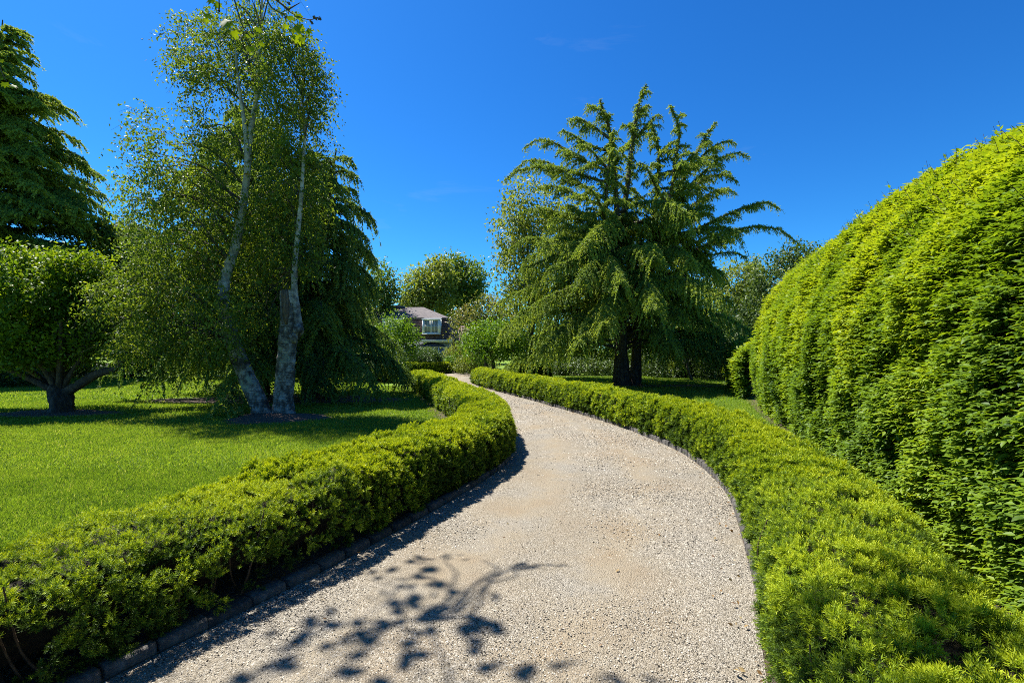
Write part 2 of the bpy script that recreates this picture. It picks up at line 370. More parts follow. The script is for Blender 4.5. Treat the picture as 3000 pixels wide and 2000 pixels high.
# ------------------------------------------------------------------ kerb stones, each its own block
def block(L_, W_, H_):
    b = MB(); xs = (-L_/2, -L_/2+.012, L_/2-.012, L_/2); 
    j = lambda s=.006: (rng.random(3)-.5)*s
    ring = []
    c = .02
    prof = [(-W_/2, -.05), (-W_/2, H_-c), (-W_/2+c, H_), (W_/2-c, H_), (W_/2, H_-c), (W_/2, -.05)]
    for x in xs:
        k = .93 if x in (xs[0], xs[-1]) else 1
        ring.append([np.array([x, y*k, z if z < 0 else z*(1-(1-k)*.6)])+j() for y, z in prof])
    V = np.array(ring).reshape(-1, 3); T = []
    for a in range(3):
        for k in range(5):
            q = [a*6+k, a*6+k+1, a*6+7+k, a*6+6+k]; T += [[q[0], q[2], q[1]], [q[0], q[3], q[2]]]
    for k in range(1, 5):
        T += [[0, k, k+1], [18, 18+k+1, 18+k]]
    b.add(V, T, rng.random()); return b
def kerb(path, u0, u1, step, gap, W_, H_, inset, label, group):
    protos = []
    u = u0; cnt = 0
    while u < u1:
        L_ = step*(.86+.28*rng.random()); c = path.at(u+L_/2); t = path.tan(u+L_/2)
        nrm2 = np.array([-t[1], t[0]])*inset
        if len(protos) < 14:
            o = block(L_-gap, W_, H_).make('kerb_stone', M['kerb'])
            protos.append(o)
        else:
            src = protos[rng.integers(len(protos))]; o = src.copy(); col.objects.link(o)
        o.location = (c[0]+nrm2[0]+(rng.random()-.5)*.012, c[1]+nrm2[1], (rng.random()-.5)*.012)
        o.rotation_euler = ((rng.random()-.5)*.06, (rng.random()-.5)*.05, math.atan2(t[1], t[0])+(rng.random()-.5)*.05)
        tag(o, label, 'kerb stone', group)
        u += L_; cnt += 1
    return cnt
kerb(LEFT, 1.2, 16.5, .33, .028, .13, .075, .065, 'grey rectangular kerb block in the row at the foot of the left yew hedge', 'kerb blocks along the left hedge')
kerb(RIGHT, 4.2, 27.5, .15, .016, .10, .10, -.05, 'small upright grey stone block in the row at the foot of the right yew hedge', 'stone blocks along the right hedge')

# ------------------------------------------------------------------ mulch and bare earth
def bed(c, rx, ry, h, seed, label, name='mulch_bed'):
    g = MB(); nr, na = 7, 40; V = [[c[0], c[1], h]]; T = []
    for r in range(1, nr+1):
        for a in range(na):
            th = 2*np.pi*a/na; k = r/nr*(1+.16*math.sin(3*th+seed)+.09*math.sin(7*th+2*seed)+.05*(rng.random()-.5))
            z = h*(1-(r/nr)**2)+.008+(.05*(rng.random()-.4) if r < nr else 0)*min(1, h*6)
            V.append([c[0]+rx*k*math.cos(th), c[1]+ry*k*math.sin(th), z if r < nr else -.01])
    for a in range(na): T.append([0, 1+a, 1+(a+1) % na])
    for r in range(nr-1):
        for a in range(na):
            q = [1+r*na+a, 1+r*na+(a+1) % na, 1+(r+1)*na+(a+1) % na, 1+(r+1)*na+a]; T += [[q[0], q[2], q[1]], [q[0], q[3], q[2]]]
    g.add(V, T); return tag(g.make(name, M['soil'], smooth=True), label=label, kind='structure')
bed((-6.55, 13.25), 1.45, 1.1, .10, 1, 'bark mulch mound round the birch trunks')
bed((-13.7, 14.3), 2.2, .95, .03, 2, 'bare earth under the round tree')
bed((-8.9, 18.3), 5.2, 1.9, .03, 3, 'bare needle-covered earth under the weeping cedars')
bed((8.2, 25.2), 3.4, .8, .02, 6, 'bare earth under the right cedar')
bed((-4.4, 41.9), 2.4, .8, .04, 8, 'bare planting bed before the house')

# ------------------------------------------------------------------ grass
BEDS = [((-6.55, 13.25), 1.35, 1.0), ((-13.7, 14.3), 2.0, .85), ((-8.9, 18.3), 4.9, 1.7), ((8.2, 25.2), 3.2, .7)]
def lawn_ok(P):
    lx = np.interp(P[:, 1], LEFT.p[:, 1], LEFT.p[:, 0]); rx = np.interp(P[:, 1], RIGHT.p[:, 1], RIGHT.p[:, 0])
    ok = (P[:, 0] < lx-.95) | (P[:, 0] > rx+.8)
    ok &= ~((P[:, 1] > 25) & (P[:, 0] > -7) & (P[:, 0] < -1.5))
    ok &= P[:, 0] < 2.5+.375*P[:, 1]
    for c, a, b in BEDS:
        e = (P[:, 0]-c[0])**2/a**2+(P[:, 1]-c[1])**2/b**2
        ok &= e > .75+.5*rng.random(len(P))
    return ok & (np.abs(P[:, 0]) < 1.12*P[:, 1]+1.5)
BLADE = (np.array([[-.5, 0, 0], [.5, 0, 0], [.32, .1, .55], [0, .38, 1]], float), np.array([[0, 1, 2], [0, 2, 3]]))
g = MB()
for x0, x1, d0, d1, dens, ww, hh in ((-12, -1, 3.4, 7.5, 6500, .005, .05), (-15, 0, 7.5, 12, 2600, .009, .055), (-22, 1, 12, 18, 1000, .015, .06), (-30, -1, 18, 34, 320, .03, .07), (2.5, 14, 8, 18, 900, .013, .055), (-1, 18, 18, 34, 300, .03, .07)):
    nn = int((x1-x0)*(d1-d0)*dens); P = np.stack([x0+(x1-x0)*rng.random(nn), d0+(d1-d0)*rng.random(nn), np.zeros(nn)], -1)
    P = P[lawn_ok(P)]; nn = len(P)
    lean = rng.normal(size=(nn, 3))*.35; lean[:, 2] = 1
    z = nrm(lean); y = rdir(nn)*[1, 1, 0]; x = nrm(np.cross(y, z)); y = np.cross(z, x)
    R = np.stack([x*ww, y*hh*1.1, z*hh], -1)
    a = np.clip(-.08+.34*vnoise(P, .35, 2)+.42*vnoise(P, 1.3, 8)+.30*vnoise(P, 4.0, 18)+.15*rng.normal(size=nn), 0, .93); a = np.where(rng.random(nn) < .03, 1, a)
    g.scatter(*BLADE, P, R, .7+.6*rng.random(nn), a)
tag(g.make('grass', M['grass']), label='short green lawn grass', cat='grass', kind='stuff')
# ------------------------------------------------------------------ clipped hedges swept along a path
SPR_N = [sprig(16, .040, .42) for _ in range(4)]
SPR_M = [sprig_far(10, .075, .46) for _ in range(3)]
SPR_F = [sprig_far(6, .13, .55) for _ in range(3)]
def profile_pts(prof, f):
    prof = np.asarray(prof, float); e = np.linalg.norm(np.diff(prof, axis=0), axis=1); c = np.concatenate([[0], np.cumsum(e)])
    q = f*c[-1]; return np.stack([np.interp(q, c, prof[:, k]) for k in range(2)], -1), c[-1]
def sweep(path, side, u, off, z):
    c = path.at(u); t = path.tan(u); nn = np.stack([-t[..., 1], t[..., 0]], -1)*side
    return np.concatenate([c+nn*np.asarray(off)[..., None], np.asarray(z)[..., None]], -1), np.concatenate([nn, np.zeros(nn.shape[:-1]+(1,))], -1), np.concatenate([t, np.zeros(t.shape[:-1]+(1,))], -1)
def yew_profile(w, h):
    return [(.07, .06), (-.01, .25), (.03, .52), (.09, h-.09), (.19, h-.005), (w*.5, h+.02), (w-.17, h-.01), (w-.07, h-.1), (w-.04, .5), (w-.05, .25), (w-.10, .05)]
def core_mesh(path, side, prof, u0, u1, inset, mat, name, parent):  # solid dark core added inside the foliage to stop light coming through
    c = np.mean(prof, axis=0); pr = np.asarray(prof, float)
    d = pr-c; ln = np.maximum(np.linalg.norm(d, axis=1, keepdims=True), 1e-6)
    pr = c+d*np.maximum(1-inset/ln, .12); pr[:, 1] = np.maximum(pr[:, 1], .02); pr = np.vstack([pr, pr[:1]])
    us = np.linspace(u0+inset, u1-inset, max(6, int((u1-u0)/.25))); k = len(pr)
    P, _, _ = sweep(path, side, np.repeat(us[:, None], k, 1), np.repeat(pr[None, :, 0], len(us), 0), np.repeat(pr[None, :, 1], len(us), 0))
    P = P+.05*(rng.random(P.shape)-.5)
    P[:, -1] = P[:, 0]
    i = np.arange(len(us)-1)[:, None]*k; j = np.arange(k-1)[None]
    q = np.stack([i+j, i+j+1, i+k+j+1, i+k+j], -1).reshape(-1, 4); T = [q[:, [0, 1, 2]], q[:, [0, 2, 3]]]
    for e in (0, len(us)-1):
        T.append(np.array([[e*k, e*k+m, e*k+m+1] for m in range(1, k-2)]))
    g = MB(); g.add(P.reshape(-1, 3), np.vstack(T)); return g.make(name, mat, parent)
def yew_hedge(path, side, u0, u1, w, h, label, group, hfun=None, dens=1.0, thin=None, stems=True, name='yew_hedge'):
    prof = yew_profile(w, h)
    mid = path.at((u0+u1)/2); root = empty(name, (mid[0], mid[1], 0), label, 'hedge', group)
    _, PL = profile_pts(prof, np.array([0.]))
    area = PL*(u1-u0); g = MB()
    ntuft = int(area*330*dens)
    for layer in (0, 1):
        n = ntuft if layer == 0 else int(ntuft*.6)
        u = u0+(u1-u0)*rng.random(n); f = rng.random(n); q, _ = profile_pts(prof, f); q2, _ = profile_pts(prof, np.clip(f+.02, 0, 1)); q1, _ = profile_pts(prof, np.clip(f-.02, 0, 1))
        tg = nrm(q2-q1); no2 = np.stack([-tg[:, 1], tg[:, 0]], -1)       # outward in (off, z)
        hs = np.ones(n) if hfun is None else hfun(u)
        P, nn, tt = sweep(path, side, u, q[:, 0]*(np.interp(u, WF[0], WF[1]) if hfun is hL else 1), q[:, 1]*hs)
        no = nrm(nn*no2[:, :1]+UP*no2[:, 1:])
        d = np.linalg.norm(P-np.array([0, 0, CH]), axis=1)
        keep = rng.random(n) < np.where(d < 3.5, 1, np.clip((3.5/d)**.6, .3, 1))
        if thin is not None:                                                # sparse, leggy patches low on the face
            keep &= rng.random(n) > thin(u, P, f)
        u, P, no, tt, d, f = u[keep], P[keep], no[keep], tt[keep], d[keep], f[keep]; n = len(P)
        lump = (vnoise(P, .20, 4)-.5)*.11+(vnoise(P, .09, 5)-.5)*.06+(vnoise(P, .9, 9)-.5)*.06+rng.normal(size=n)*.012
        endr = np.minimum(u-u0, u1-u); endr = np.where(endr < .3, (.3-endr)/.3, 0)
        P = P+no*(lump-.06-(layer*(.03+.07*rng.random(n))))[:, None]
        P[:, 2] -= endr**2*.14*P[:, 2]/max(h, .1)
        P[:, 2] = np.maximum(P[:, 2], .04)
        td = nrm(no*.8+UP*.45+tt*(rng.normal(size=n)*.3)[:, None]+.3*rng.normal(size=(n, 3)))
        yt = .42+.5*(vnoise(P, .4, 7)-.5)+lump*2.2+.24*np.clip(no[:, 2], 0, 1)+.10*rng.normal(size=n)-.30*np.clip(1-P[:, 2]/(h*.95), 0, 1)  # new growth up top; lower face also darkened in colour to look shaded
        ds = np.clip((d/3.5)**.40, 1, 2.3)
        for q in range(9):
            dr = nrm(td+.72*rdir(n)); m = .55+.45*rng.random(n)
            Q = P+dr*(.028*m*ds)[:, None]+td*(.02*rng.random(n))[:, None]
            young_shade = np.clip(yt+.10*rng.normal(size=n)+.12*np.einsum('ij,ij->i', dr, td)-.08, .03, .86)
            if layer: young_shade = young_shade*.5
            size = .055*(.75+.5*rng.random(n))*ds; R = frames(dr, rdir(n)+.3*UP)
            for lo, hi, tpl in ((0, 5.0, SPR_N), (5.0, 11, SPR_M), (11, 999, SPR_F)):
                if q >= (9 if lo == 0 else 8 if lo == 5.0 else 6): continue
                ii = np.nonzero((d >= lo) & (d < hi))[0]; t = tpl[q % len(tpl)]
                g.scatter(t[0], t[1], Q[ii], R[ii], size[ii], young_shade[ii], t[2])
    # end caps
    for e, sgn in ((u0, -1), (u1, 1)):
        n = int(w*h*1500*dens); off = .12+(w-.24)*rng.random(n); z = .08+(h-.12)*rng.random(n)
        P, nn, tt = sweep(path, side, np.full(n, e), off, z)
        no = tt*sgn; P = P+no*(.10*(vnoise(P, .25, 4)-.5)-.04)[:, None]
        R = frames(nrm(no*.8+UP*.3+.5*rng.normal(size=(n, 3))), rdir(n)); t = SPR_F[0] if np.linalg.norm(P[0]) > 8 else SPR_M[0]
        g.scatter(t[0], t[1], P, R, .085*(.8+.5*rng.random(n)), np.clip(.45+.2*rng.normal(size=n), .05, .85), t[2])
    core_mesh(path, side, prof, u0, u1, .17 if thin is None else .24, M['inner'], 'light_block_core', root)
    if stems:
        g.cur = 1; ns = int((u1-u0)*(26 if thin is not None else 5))
        for _ in range(ns):
            u = u0+.1+(u1-u0-.2)*rng.random(); o0 = .12+(w-.24)*rng.random(); P0, nn, tt = sweep(path, side, np.array([u]), np.array([o0]), np.array([0.0]))
            side_ = (o0-w/2)/(w/2)
            top, _, _ = sweep(path, side, np.array([u+rng.normal()*.16]), np.array([np.clip(o0+side_*.16, .06, w-.06)]), np.array([h*(.55+.38*rng.random())]))
            m = (P0+top)/2+rng.normal(size=3)*.04
            g.tube(catmull([P0[0], m[0], top[0]], 4), np.linspace(.010, .004, 9), 4)
    g.make('foliage', [M['yew'], M['twig']], root)
    return root

ul0, ul1 = .9, LEFT.L-.1
def thinL(u, P, f):
    d = P[:, 1]
    k = np.clip((6.4-d)/2.4, 0, 1)*np.clip((.66-P[:, 2])/.35, 0, 1)*(f < .5)
    return np.clip(k*(.50+1.5*(vnoise(P, .28, 12)-.40)), 0, .9)
# height steps where the nearer stretch is clipped a little lower
s_step = LEFT.cum[np.argmin(np.abs(LEFT.p[:, 1]-4.15))]
def hL(u): return 1-.14*(1/(1+np.exp((u-s_step)/.05)))+.02*np.sin(u*2.1)
ue = [LEFT.cum[np.argmin(np.abs(LEFT.p[:, 1]-q))] for q in (3, 7, 9, 12.2, 19, 25)]
WF = (ue, [1.12, 1.05, .98, .90, 1.05, 1.1])
yew_hedge(LEFT, 1, ul0, ul1, 1.15, .76, 'low yew hedge bulging into the driveway from the left, leggy stems at its near end', 'low yew hedges', hL, 1.0, thinL)
def hR(u): return 1+.03*np.sin(u*1.3)+.05*np.exp(-((u-2.2)/.6)**2)
yew_hedge(RIGHT, -1, .8, RIGHT.L, 1.06, .77, 'long low yew hedge along the right side of the driveway, bright lime green', 'low yew hedges', hR, 1.0, None, True)
P1 = Path([(-9.3, 37.0), (-7.6, 37.3), (-5.7, 37.7), (-5.0, 38.3), (-5.0, 39.6)])
yew_hedge(P1, 1, 0, P1.L, 1.2, .82, 'short low hedge in front of the round clipped bush by the house', 'low yew hedges', None, 1.3, None, False)
P2 = Path([(2.6, 31.6), (1.4, 31.3), (.3, 31.6), (-.55, 32.6)])
yew_hedge(P2, -1, 0, P2.L, 1.5, .84, 'short dark-sided low hedge beyond the right hedge, left of the big cedar trunk', 'low yew hedges', None, 1.3, None, False)

# ------------------------------------------------------------------ tall hornbeam hedge
def hornbeam(p0, p1, prof, label, leaf, dens, end_round):
    base0, base1 = np.array(p0), np.array(p1); path = Path([p0, (base0*2+base1)/3, (base0+base1*2)/3, p1])
    mid = path.at(path.L/2); root = empty('hornbeam_hedge', (mid[0], mid[1], 0), label, 'hedge', 'tall hornbeam hedges')
    _, PL = profile_pts(prof, np.array([0.])); zmax = max(q[1] for q in prof)
    g = MB()
    for layer in (0, 1):
        n = int(PL*path.L*dens*(1 if layer == 0 else .6))
        u = path.L*rng.random(n); f = rng.random(n); q, _ = profile_pts(prof, f); q2, _ = profile_pts(prof, np.clip(f+.015, 0, 1)); q1, _ = profile_pts(prof, np.clip(f-.015, 0, 1))
        tg = nrm(q2-q1); no2 = np.stack([-tg[:, 1], tg[:, 0]], -1)
        e = np.clip((path.L-u)/end_round, 0, 1); rr = np.sqrt(1-(1-e)**2)                     # rounded far end
        cx = np.mean([a for a, _ in prof]); off = cx+(q[:, 0]-cx)*(.25+.75*rr); z = q[:, 1]*(.62+.38*rr)*np.interp(u, [0, 4.5, 8, 11], [.86, .88, .94, 1.0])
        P, nn, tt = sweep(path, -1, u, off, z)
        no = nrm(nn*no2[:, :1]+UP*no2[:, 1:]+tt*((1-rr)*1.6)[:, None])
        lump = (vnoise(P, .7, 14)-.5)*.26+(vnoise(P, .22, 15)-.5)*.22
        P = P+no*(lump-.05-layer*(.06+.14*rng.random(n)))[:, None]; P[:, 2] = np.maximum(P[:, 2], .06)
        d = np.linalg.norm(P-np.array([0, 0, CH]), axis=1)
        keep = (rng.random(n) < np.clip((5.5/d)**.7, .3, 1)) & (P[:, 1] > -1.5); 
        P, no, tt, d, lump, u = P[keep], no[keep], tt[keep], d[keep], lump[keep], u[keep]; n = len(P)
        sh = nrm(no*.8+tt*(rng.normal(size=n)*.75)[:, None]+UP*(.12+.22*rng.normal(size=n))[:, None])
        size = leaf*(.8+.4*rng.random(n))*np.clip((d/5.5)**.4, 1, 2)
        stray = (rng.random(n) < .014) & (no[:, 2] > .35)                                   # long shoots standing out of the clipped face
        slen = np.where(stray, 5.5, 2.7)*size
        bend = nrm(sh+UP*np.where(stray, .8, 0)[:, None])
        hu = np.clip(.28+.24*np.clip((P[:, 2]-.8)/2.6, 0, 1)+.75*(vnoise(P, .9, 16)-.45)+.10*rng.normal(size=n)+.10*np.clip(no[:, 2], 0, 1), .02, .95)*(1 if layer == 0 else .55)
        nl = 6
        for k in range(nl):
            s = (k+.3)/nl; sd = 1 if k % 2 else -1
            side_ = nrm(np.cross(bend, UP))
            C = P+bend*(slen*s)[:, None]-UP*(slen*.12*s*s)[:, None]
            ld = nrm(bend*.75+side_*(sd*.7)+.22*rng.normal(size=(n, 3))-UP*.16)
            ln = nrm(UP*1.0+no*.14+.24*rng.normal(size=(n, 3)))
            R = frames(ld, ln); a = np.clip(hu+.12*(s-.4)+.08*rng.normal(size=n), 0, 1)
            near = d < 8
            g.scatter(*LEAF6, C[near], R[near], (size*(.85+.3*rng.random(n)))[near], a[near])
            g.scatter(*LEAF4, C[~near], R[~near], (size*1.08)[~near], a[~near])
        for k in np.nonzero(stray)[0]:
            g.cur = 1; g.tube(np.array([P[k], P[k]+bend[k]*slen[k]]), [.004, .002], 3); g.cur = 0
    core_mesh(path, -1, [tuple(a) for a in profile_pts(prof, np.linspace(0, 1, 16))[0]], 0, path.L-end_round*.45, .42, M['inner'], 'light_block_core', root)
    for _ in range(int(path.L*7)):                                                          # stems showing near the foot
        u = path.L*rng.random(); o0 = .1+.5*rng.random(); a, nn, tt = sweep(path, -1, np.array([u]), np.array([o0]), np.array([0.0])); b, _, _ = sweep(path, -1, np.array([u+rng.normal()*.2]), np.array([o0-.12+rng.normal()*.1]), np.array([1.1+rng.random()]))
        g.cur = 1; g.tube(np.array([a[0], (a[0]+b[0])/2+rng.normal(size=3)*.03, b[0]]), [.016, .012, .008], 5)
    g.make('foliage', [M['hornbeam'], M['twig']], root)
    return root
hornbeam((1.6, -1.9), (8.55, 16.7), [(.04, .05), (-.10, .7), (-.17, 1.6), (-.11, 2.5), (.12, 3.2), (.5, 3.8), (1.0, 4.3), (1.6, 4.66), (2.4, 4.82), (3.1, 4.3)],
         'tall hornbeam hedge filling the right edge, rounded at its top, bright yellow green', .050, 800, 2.4)
hornbeam((8.95, 18.3), (12.7, 27.3), [(.05, .05), (-.12, .6), (-.15, 1.4), (-.02, 2.1), (.4, 2.45), (1.0, 2.5), (1.5, 2.2)],
         'lower hornbeam hedge beyond the dark gap at the far end of the tall hedge', .08, 300, .8)
# ------------------------------------------------------------------ broadleaf trees
def lobes2(lst, d, depth=1.0, djit=.6):
    """crown lobes measured as ellipses on the 2352 px grid at distance d -> centres and radii in metres"""
    out = []
    for cx, cy, rx, ry in lst:
        m = K/F*d; c = a2(cx, cy, d+(rng.random()-.5)*2*djit)
        out.append((c, np.array([rx*m, (rx+ry)/2*m*depth, ry*m])))
    return out
def leaf_cloud(g, lobes, n, size, tpl, k=7, spread=.28, gap=(.9, .42), droop=.25, shell=.55, top_light=.25, tone=.42, jit=.16, zmin=.3, flat=.6):
    w = np.array([np.prod(r)**(2/3) for _, r in lobes]); w = w/w.sum()
    nc = n//k
    li = rng.choice(len(lobes), nc, p=w)
    C = np.array([c for c, _ in lobes])[li]; Rr = np.array([r for _, r in lobes])[li]
    dr = rdir(nc); rad = shell+(1.02-shell)*rng.random(nc)**.6
    P = C+dr*Rr*rad[:, None]
    rm = Rr.mean(); P = C+(P-C)*(.72+.52*vnoise(P, .42*rm, 41))[:, None]; P += rng.normal(size=P.shape)*.06*Rr.min(1, keepdims=True)
    keep = vnoise(P, gap[0], 21)*.65+vnoise(P, gap[0]*.4, 22)*.35 > gap[1]*(.55+.6*rng.random(nc)); keep &= P[:, 2] > zmin
    P, dr, rad = P[keep], dr[keep], rad[keep]; nc = len(P)
    a0 = tone+.5*(vnoise(P, 1.1, 23)-.5)+top_light*np.clip(dr[:, 2], -.6, 1)*.7+.10*rng.normal(size=nc)  # sunlit crown tops painted lighter, undersides darker, in the leaf tone
    tdir = nrm(dr+.5*rng.normal(size=(nc, 3))-UP*droop)
    for q in range(k):
        s = (q+.4)/k
        Q = P+tdir*(spread*(s-.4))[None] if np.ndim(s) else P+tdir*(spread*(s-.4)*2)
        Q = Q+rng.normal(size=Q.shape)*spread*.33
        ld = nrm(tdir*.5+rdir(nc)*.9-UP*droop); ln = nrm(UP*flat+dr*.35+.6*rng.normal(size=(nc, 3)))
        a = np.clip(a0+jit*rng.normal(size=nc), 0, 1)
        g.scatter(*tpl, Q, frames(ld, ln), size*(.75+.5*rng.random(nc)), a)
    return P
def limb(g, a, b, r0, r1, bow=.12, k=6, n=7, sag=0.0):
    a = np.asarray(a, float); b = np.asarray(b, float); L_ = np.linalg.norm(b-a)
    m1 = a+(b-a)*.33+rng.normal(size=3)*L_*bow*.5+UP*sag*L_; m2 = a+(b-a)*.67+rng.normal(size=3)*L_*bow*.5+UP*sag*L_*.7
    P = catmull([a, m1, m2, b], n); g.tube(P, np.linspace(r0, r1, len(P)), k, wob=.08)
    return P
def broadleaf(name, label, group, base, lobes, n, size, leaf, bark, r0, fork=None, stems=1, tpl=LEAF4, twigs=26, cat='tree', **kw):
    base = np.asarray(base, float); root = empty(name, base, label, cat, group)
    g = MB(); P = leaf_cloud(g, lobes, n, size, tpl, **kw); g.make('crown', M[leaf], root)
    g = MB(); cen = np.mean([c for c, _ in lobes], axis=0)
    fk = np.array([base[0]*.7+cen[0]*.3, base[1]*.7+cen[1]*.3, base[2]+(cen[2]-base[2])*.5]) if fork is None else np.asarray(fork, float)
    T = catmull([base-UP*.1, base+(fk-base)*.5+rng.normal(size=3)*r0*.4, fk], 8); rr = np.linspace(r0, r0*.72, len(T)); rr[:4] *= [1.45, 1.25, 1.12, 1.05]
    g.tube(T, rr, 10, wob=.12)
    ends = []
    for c, r in sorted(lobes, key=lambda q: -np.prod(q[1]))[:9]:
        e = limb(g, fk, c+r*rng.normal(size=3)*.2, r0*.55, r0*.12, sag=.04); ends.append(e)
    for _ in range(twigs):
        e = ends[rng.integers(len(ends))]; s = e[rng.integers(len(e)//2, len(e))]
        q = P[rng.integers(len(P))] if len(P) else s
        dd = np.linalg.norm(P-s, axis=1); q = P[np.argsort(dd)[rng.integers(min(len(dd), max(3, len(dd)//4)))]]
        limb(g, s, q, r0*.13, .008, k=4, n=4)
    g.make('trunk', M[bark], root, smooth=True)
    return root

# ------------------------------------------------------------------ conifers
def needle_spray(g, P0, D, Ls, droop, spacing, nl, nw, hue, up=0.0, per=3, spread=.9):
    """twigs hanging from P0 along D, clothed with needle tufts"""
    cnt = np.maximum(2, (Ls/spacing).astype(int)); idx = np.repeat(np.arange(len(P0)), cnt*per); n = len(idx)
    s = rng.random(n); L_ = Ls[idx]
    C = P0[idx]+D[idx]*(L_*s)[:, None]-UP*(droop[idx]*L_*s*s)[:, None]
    t = nrm(D[idx]-UP*(2*droop[idx]*s)[:, None])
    d = nrm(t*.8+rdir(n)*spread+UP*up); w = nrm(np.cross(d, UP+.9*rng.normal(size=(n, 3))))
    l = nl*(.65+.7*rng.random(n)); C = C-d*(l*.3)[:, None]
    V = np.stack([C-w*nw, C+w*nw, C+d*l[:, None]], 1).reshape(-1, 3)
    a = np.clip(hue[idx]+.22*(s-.45)+.13*rng.normal(size=n), 0, 1)
    g.add(V, np.arange(n*3).reshape(-1, 3), a)
def clothe(g, wood, axis, tl0, tl1, step, droop, sp, nl, nw, hue0, plane=True, t0=.12, per=3, tw=True, dtip=1.0):
    """side twigs along a branch axis (polyline)"""
    axis = np.asarray(axis, float); e = np.linalg.norm(np.diff(axis, axis=0), axis=1); c = np.concatenate([[0], np.cumsum(e)]); L_ = c[-1]
    n = max(3, int(L_*(1-t0)/step)); t = t0+(1-t0)*(np.arange(n)+rng.random(n)*.8)/n; t = np.minimum(t, 1)
    P = np.stack([np.interp(t*L_, c, axis[:, k]) for k in range(3)], -1)
    P2 = np.stack([np.interp(np.minimum(t*L_+.1, L_), c, axis[:, k]) for k in range(3)], -1); P1 = np.stack([np.interp(t*L_-.1, c, axis[:, k]) for k in range(3)], -1)
    tg = nrm(P2-P1); sd = nrm(np.cross(tg, UP)+1e-4)
    sgn = np.where(np.arange(n) % 2, 1., -1.)
    if plane: D = nrm(tg*(.55+.2*rng.random(n))[:, None]+sd*(sgn*(.75+.3*rng.random(n)))[:, None]+rng.normal(size=(n, 3))*.18)
    else: D = nrm(tg*.6+rdir(n)*.9+UP*.15)
    Ls = (tl0+(tl1-tl0)*t)*(.65+.6*rng.random(n))
    dr = droop*(.6+.8*rng.random(n))*(1+(dtip-1)*t)
    hue = np.clip(hue0+.14*rng.normal(size=n)+.12*(t-.5), .05, .95)
    needle_spray(g, P, D, Ls, dr, sp, nl, nw, hue, per=per)
    m = max(4, int(L_/.10)); tt = np.clip(t0*.6+(1-t0*.6)*rng.random(m), 0, 1)
    PA = np.stack([np.interp(tt*L_, c, axis[:, k]) for k in range(3)], -1)
    needle_spray(g, PA, nrm(rdir(m)+UP*.3), np.full(m, .16), np.full(m, .2), sp, nl*.8, nw, np.full(m, hue0), per=per)
    if tw and wood is not None:
        for k in range(0, n, 3):
            wood.tube(np.array([P[k], P[k]+D[k]*Ls[k]*.45-UP*dr[k]*Ls[k]*.2]), [.012, .004], 3)
def bough(o, az, L_, el, sag, n=7, hook=0.0):
    s = np.linspace(0, 1, n)[:, None]; h = np.array([math.cos(az), math.sin(az), 0])
    w = np.array([-math.sin(az), math.cos(az), 0])*rng.normal()*.10*L_
    return np.asarray(o)+h*(L_*s*math.cos(el))+UP*(L_*s*math.sin(el)-sag*L_*s*s-hook*np.clip(s-.75, 0, 1)**2*16*.12*L_)+w*np.sin(s*3)*1.0
def trunk_at(P, z):
    P = np.asarray(P); return np.array([np.interp(z, P[:, 2], P[:, k]) for k in range(3)])

# ================================================================== 1 great cedar at the left edge
CS = 30/22.0; base = np.array([-24.0, 22.0, 0])*CS; root = empty('cedar_tree', base, 'tall dark cedar with shelving boughs at the left edge, top cut into the sky', 'tree')
Tp = np.array([base-UP*.1, base+[.1, 0, 5.5], base+[.2, .1, 12], base+[.5, 0, 18.2], base+[.75, 0, 22.6]]); Tp = catmull(Tp, 6)
g = MB(); wd = MB(); wd.tube(Tp, np.linspace(.55, .03, len(Tp)), 10)
for z in np.arange(2.6, 22.3, .26):
    f = (22.3-z)/20.0
    for q in range(3 if z < 18 else 2):
        az = rng.random()*2*np.pi if q else (rng.normal()*.5 - .35)
        L_ = (1.2+9.0*f**.9)*(.68+.42*rng.random())
        ax = bough(trunk_at(Tp, z), az, L_, math.radians(16+10*rng.random()), .30+.12*rng.random(), hook=.25)
        wd.tube(ax, np.linspace(.05+.05*f, .012, len(ax)), 4)
        clothe(g, None, ax, 1.0*min(1, L_/4), .6*min(1, L_/4)+.1,   .052, .42, .07, .19, .042, .50+.10*rng.normal(), dtip=1.3)
g.make('crown', M['deodar'], root); wd.make('trunk', M['bark'], root, smooth=True)

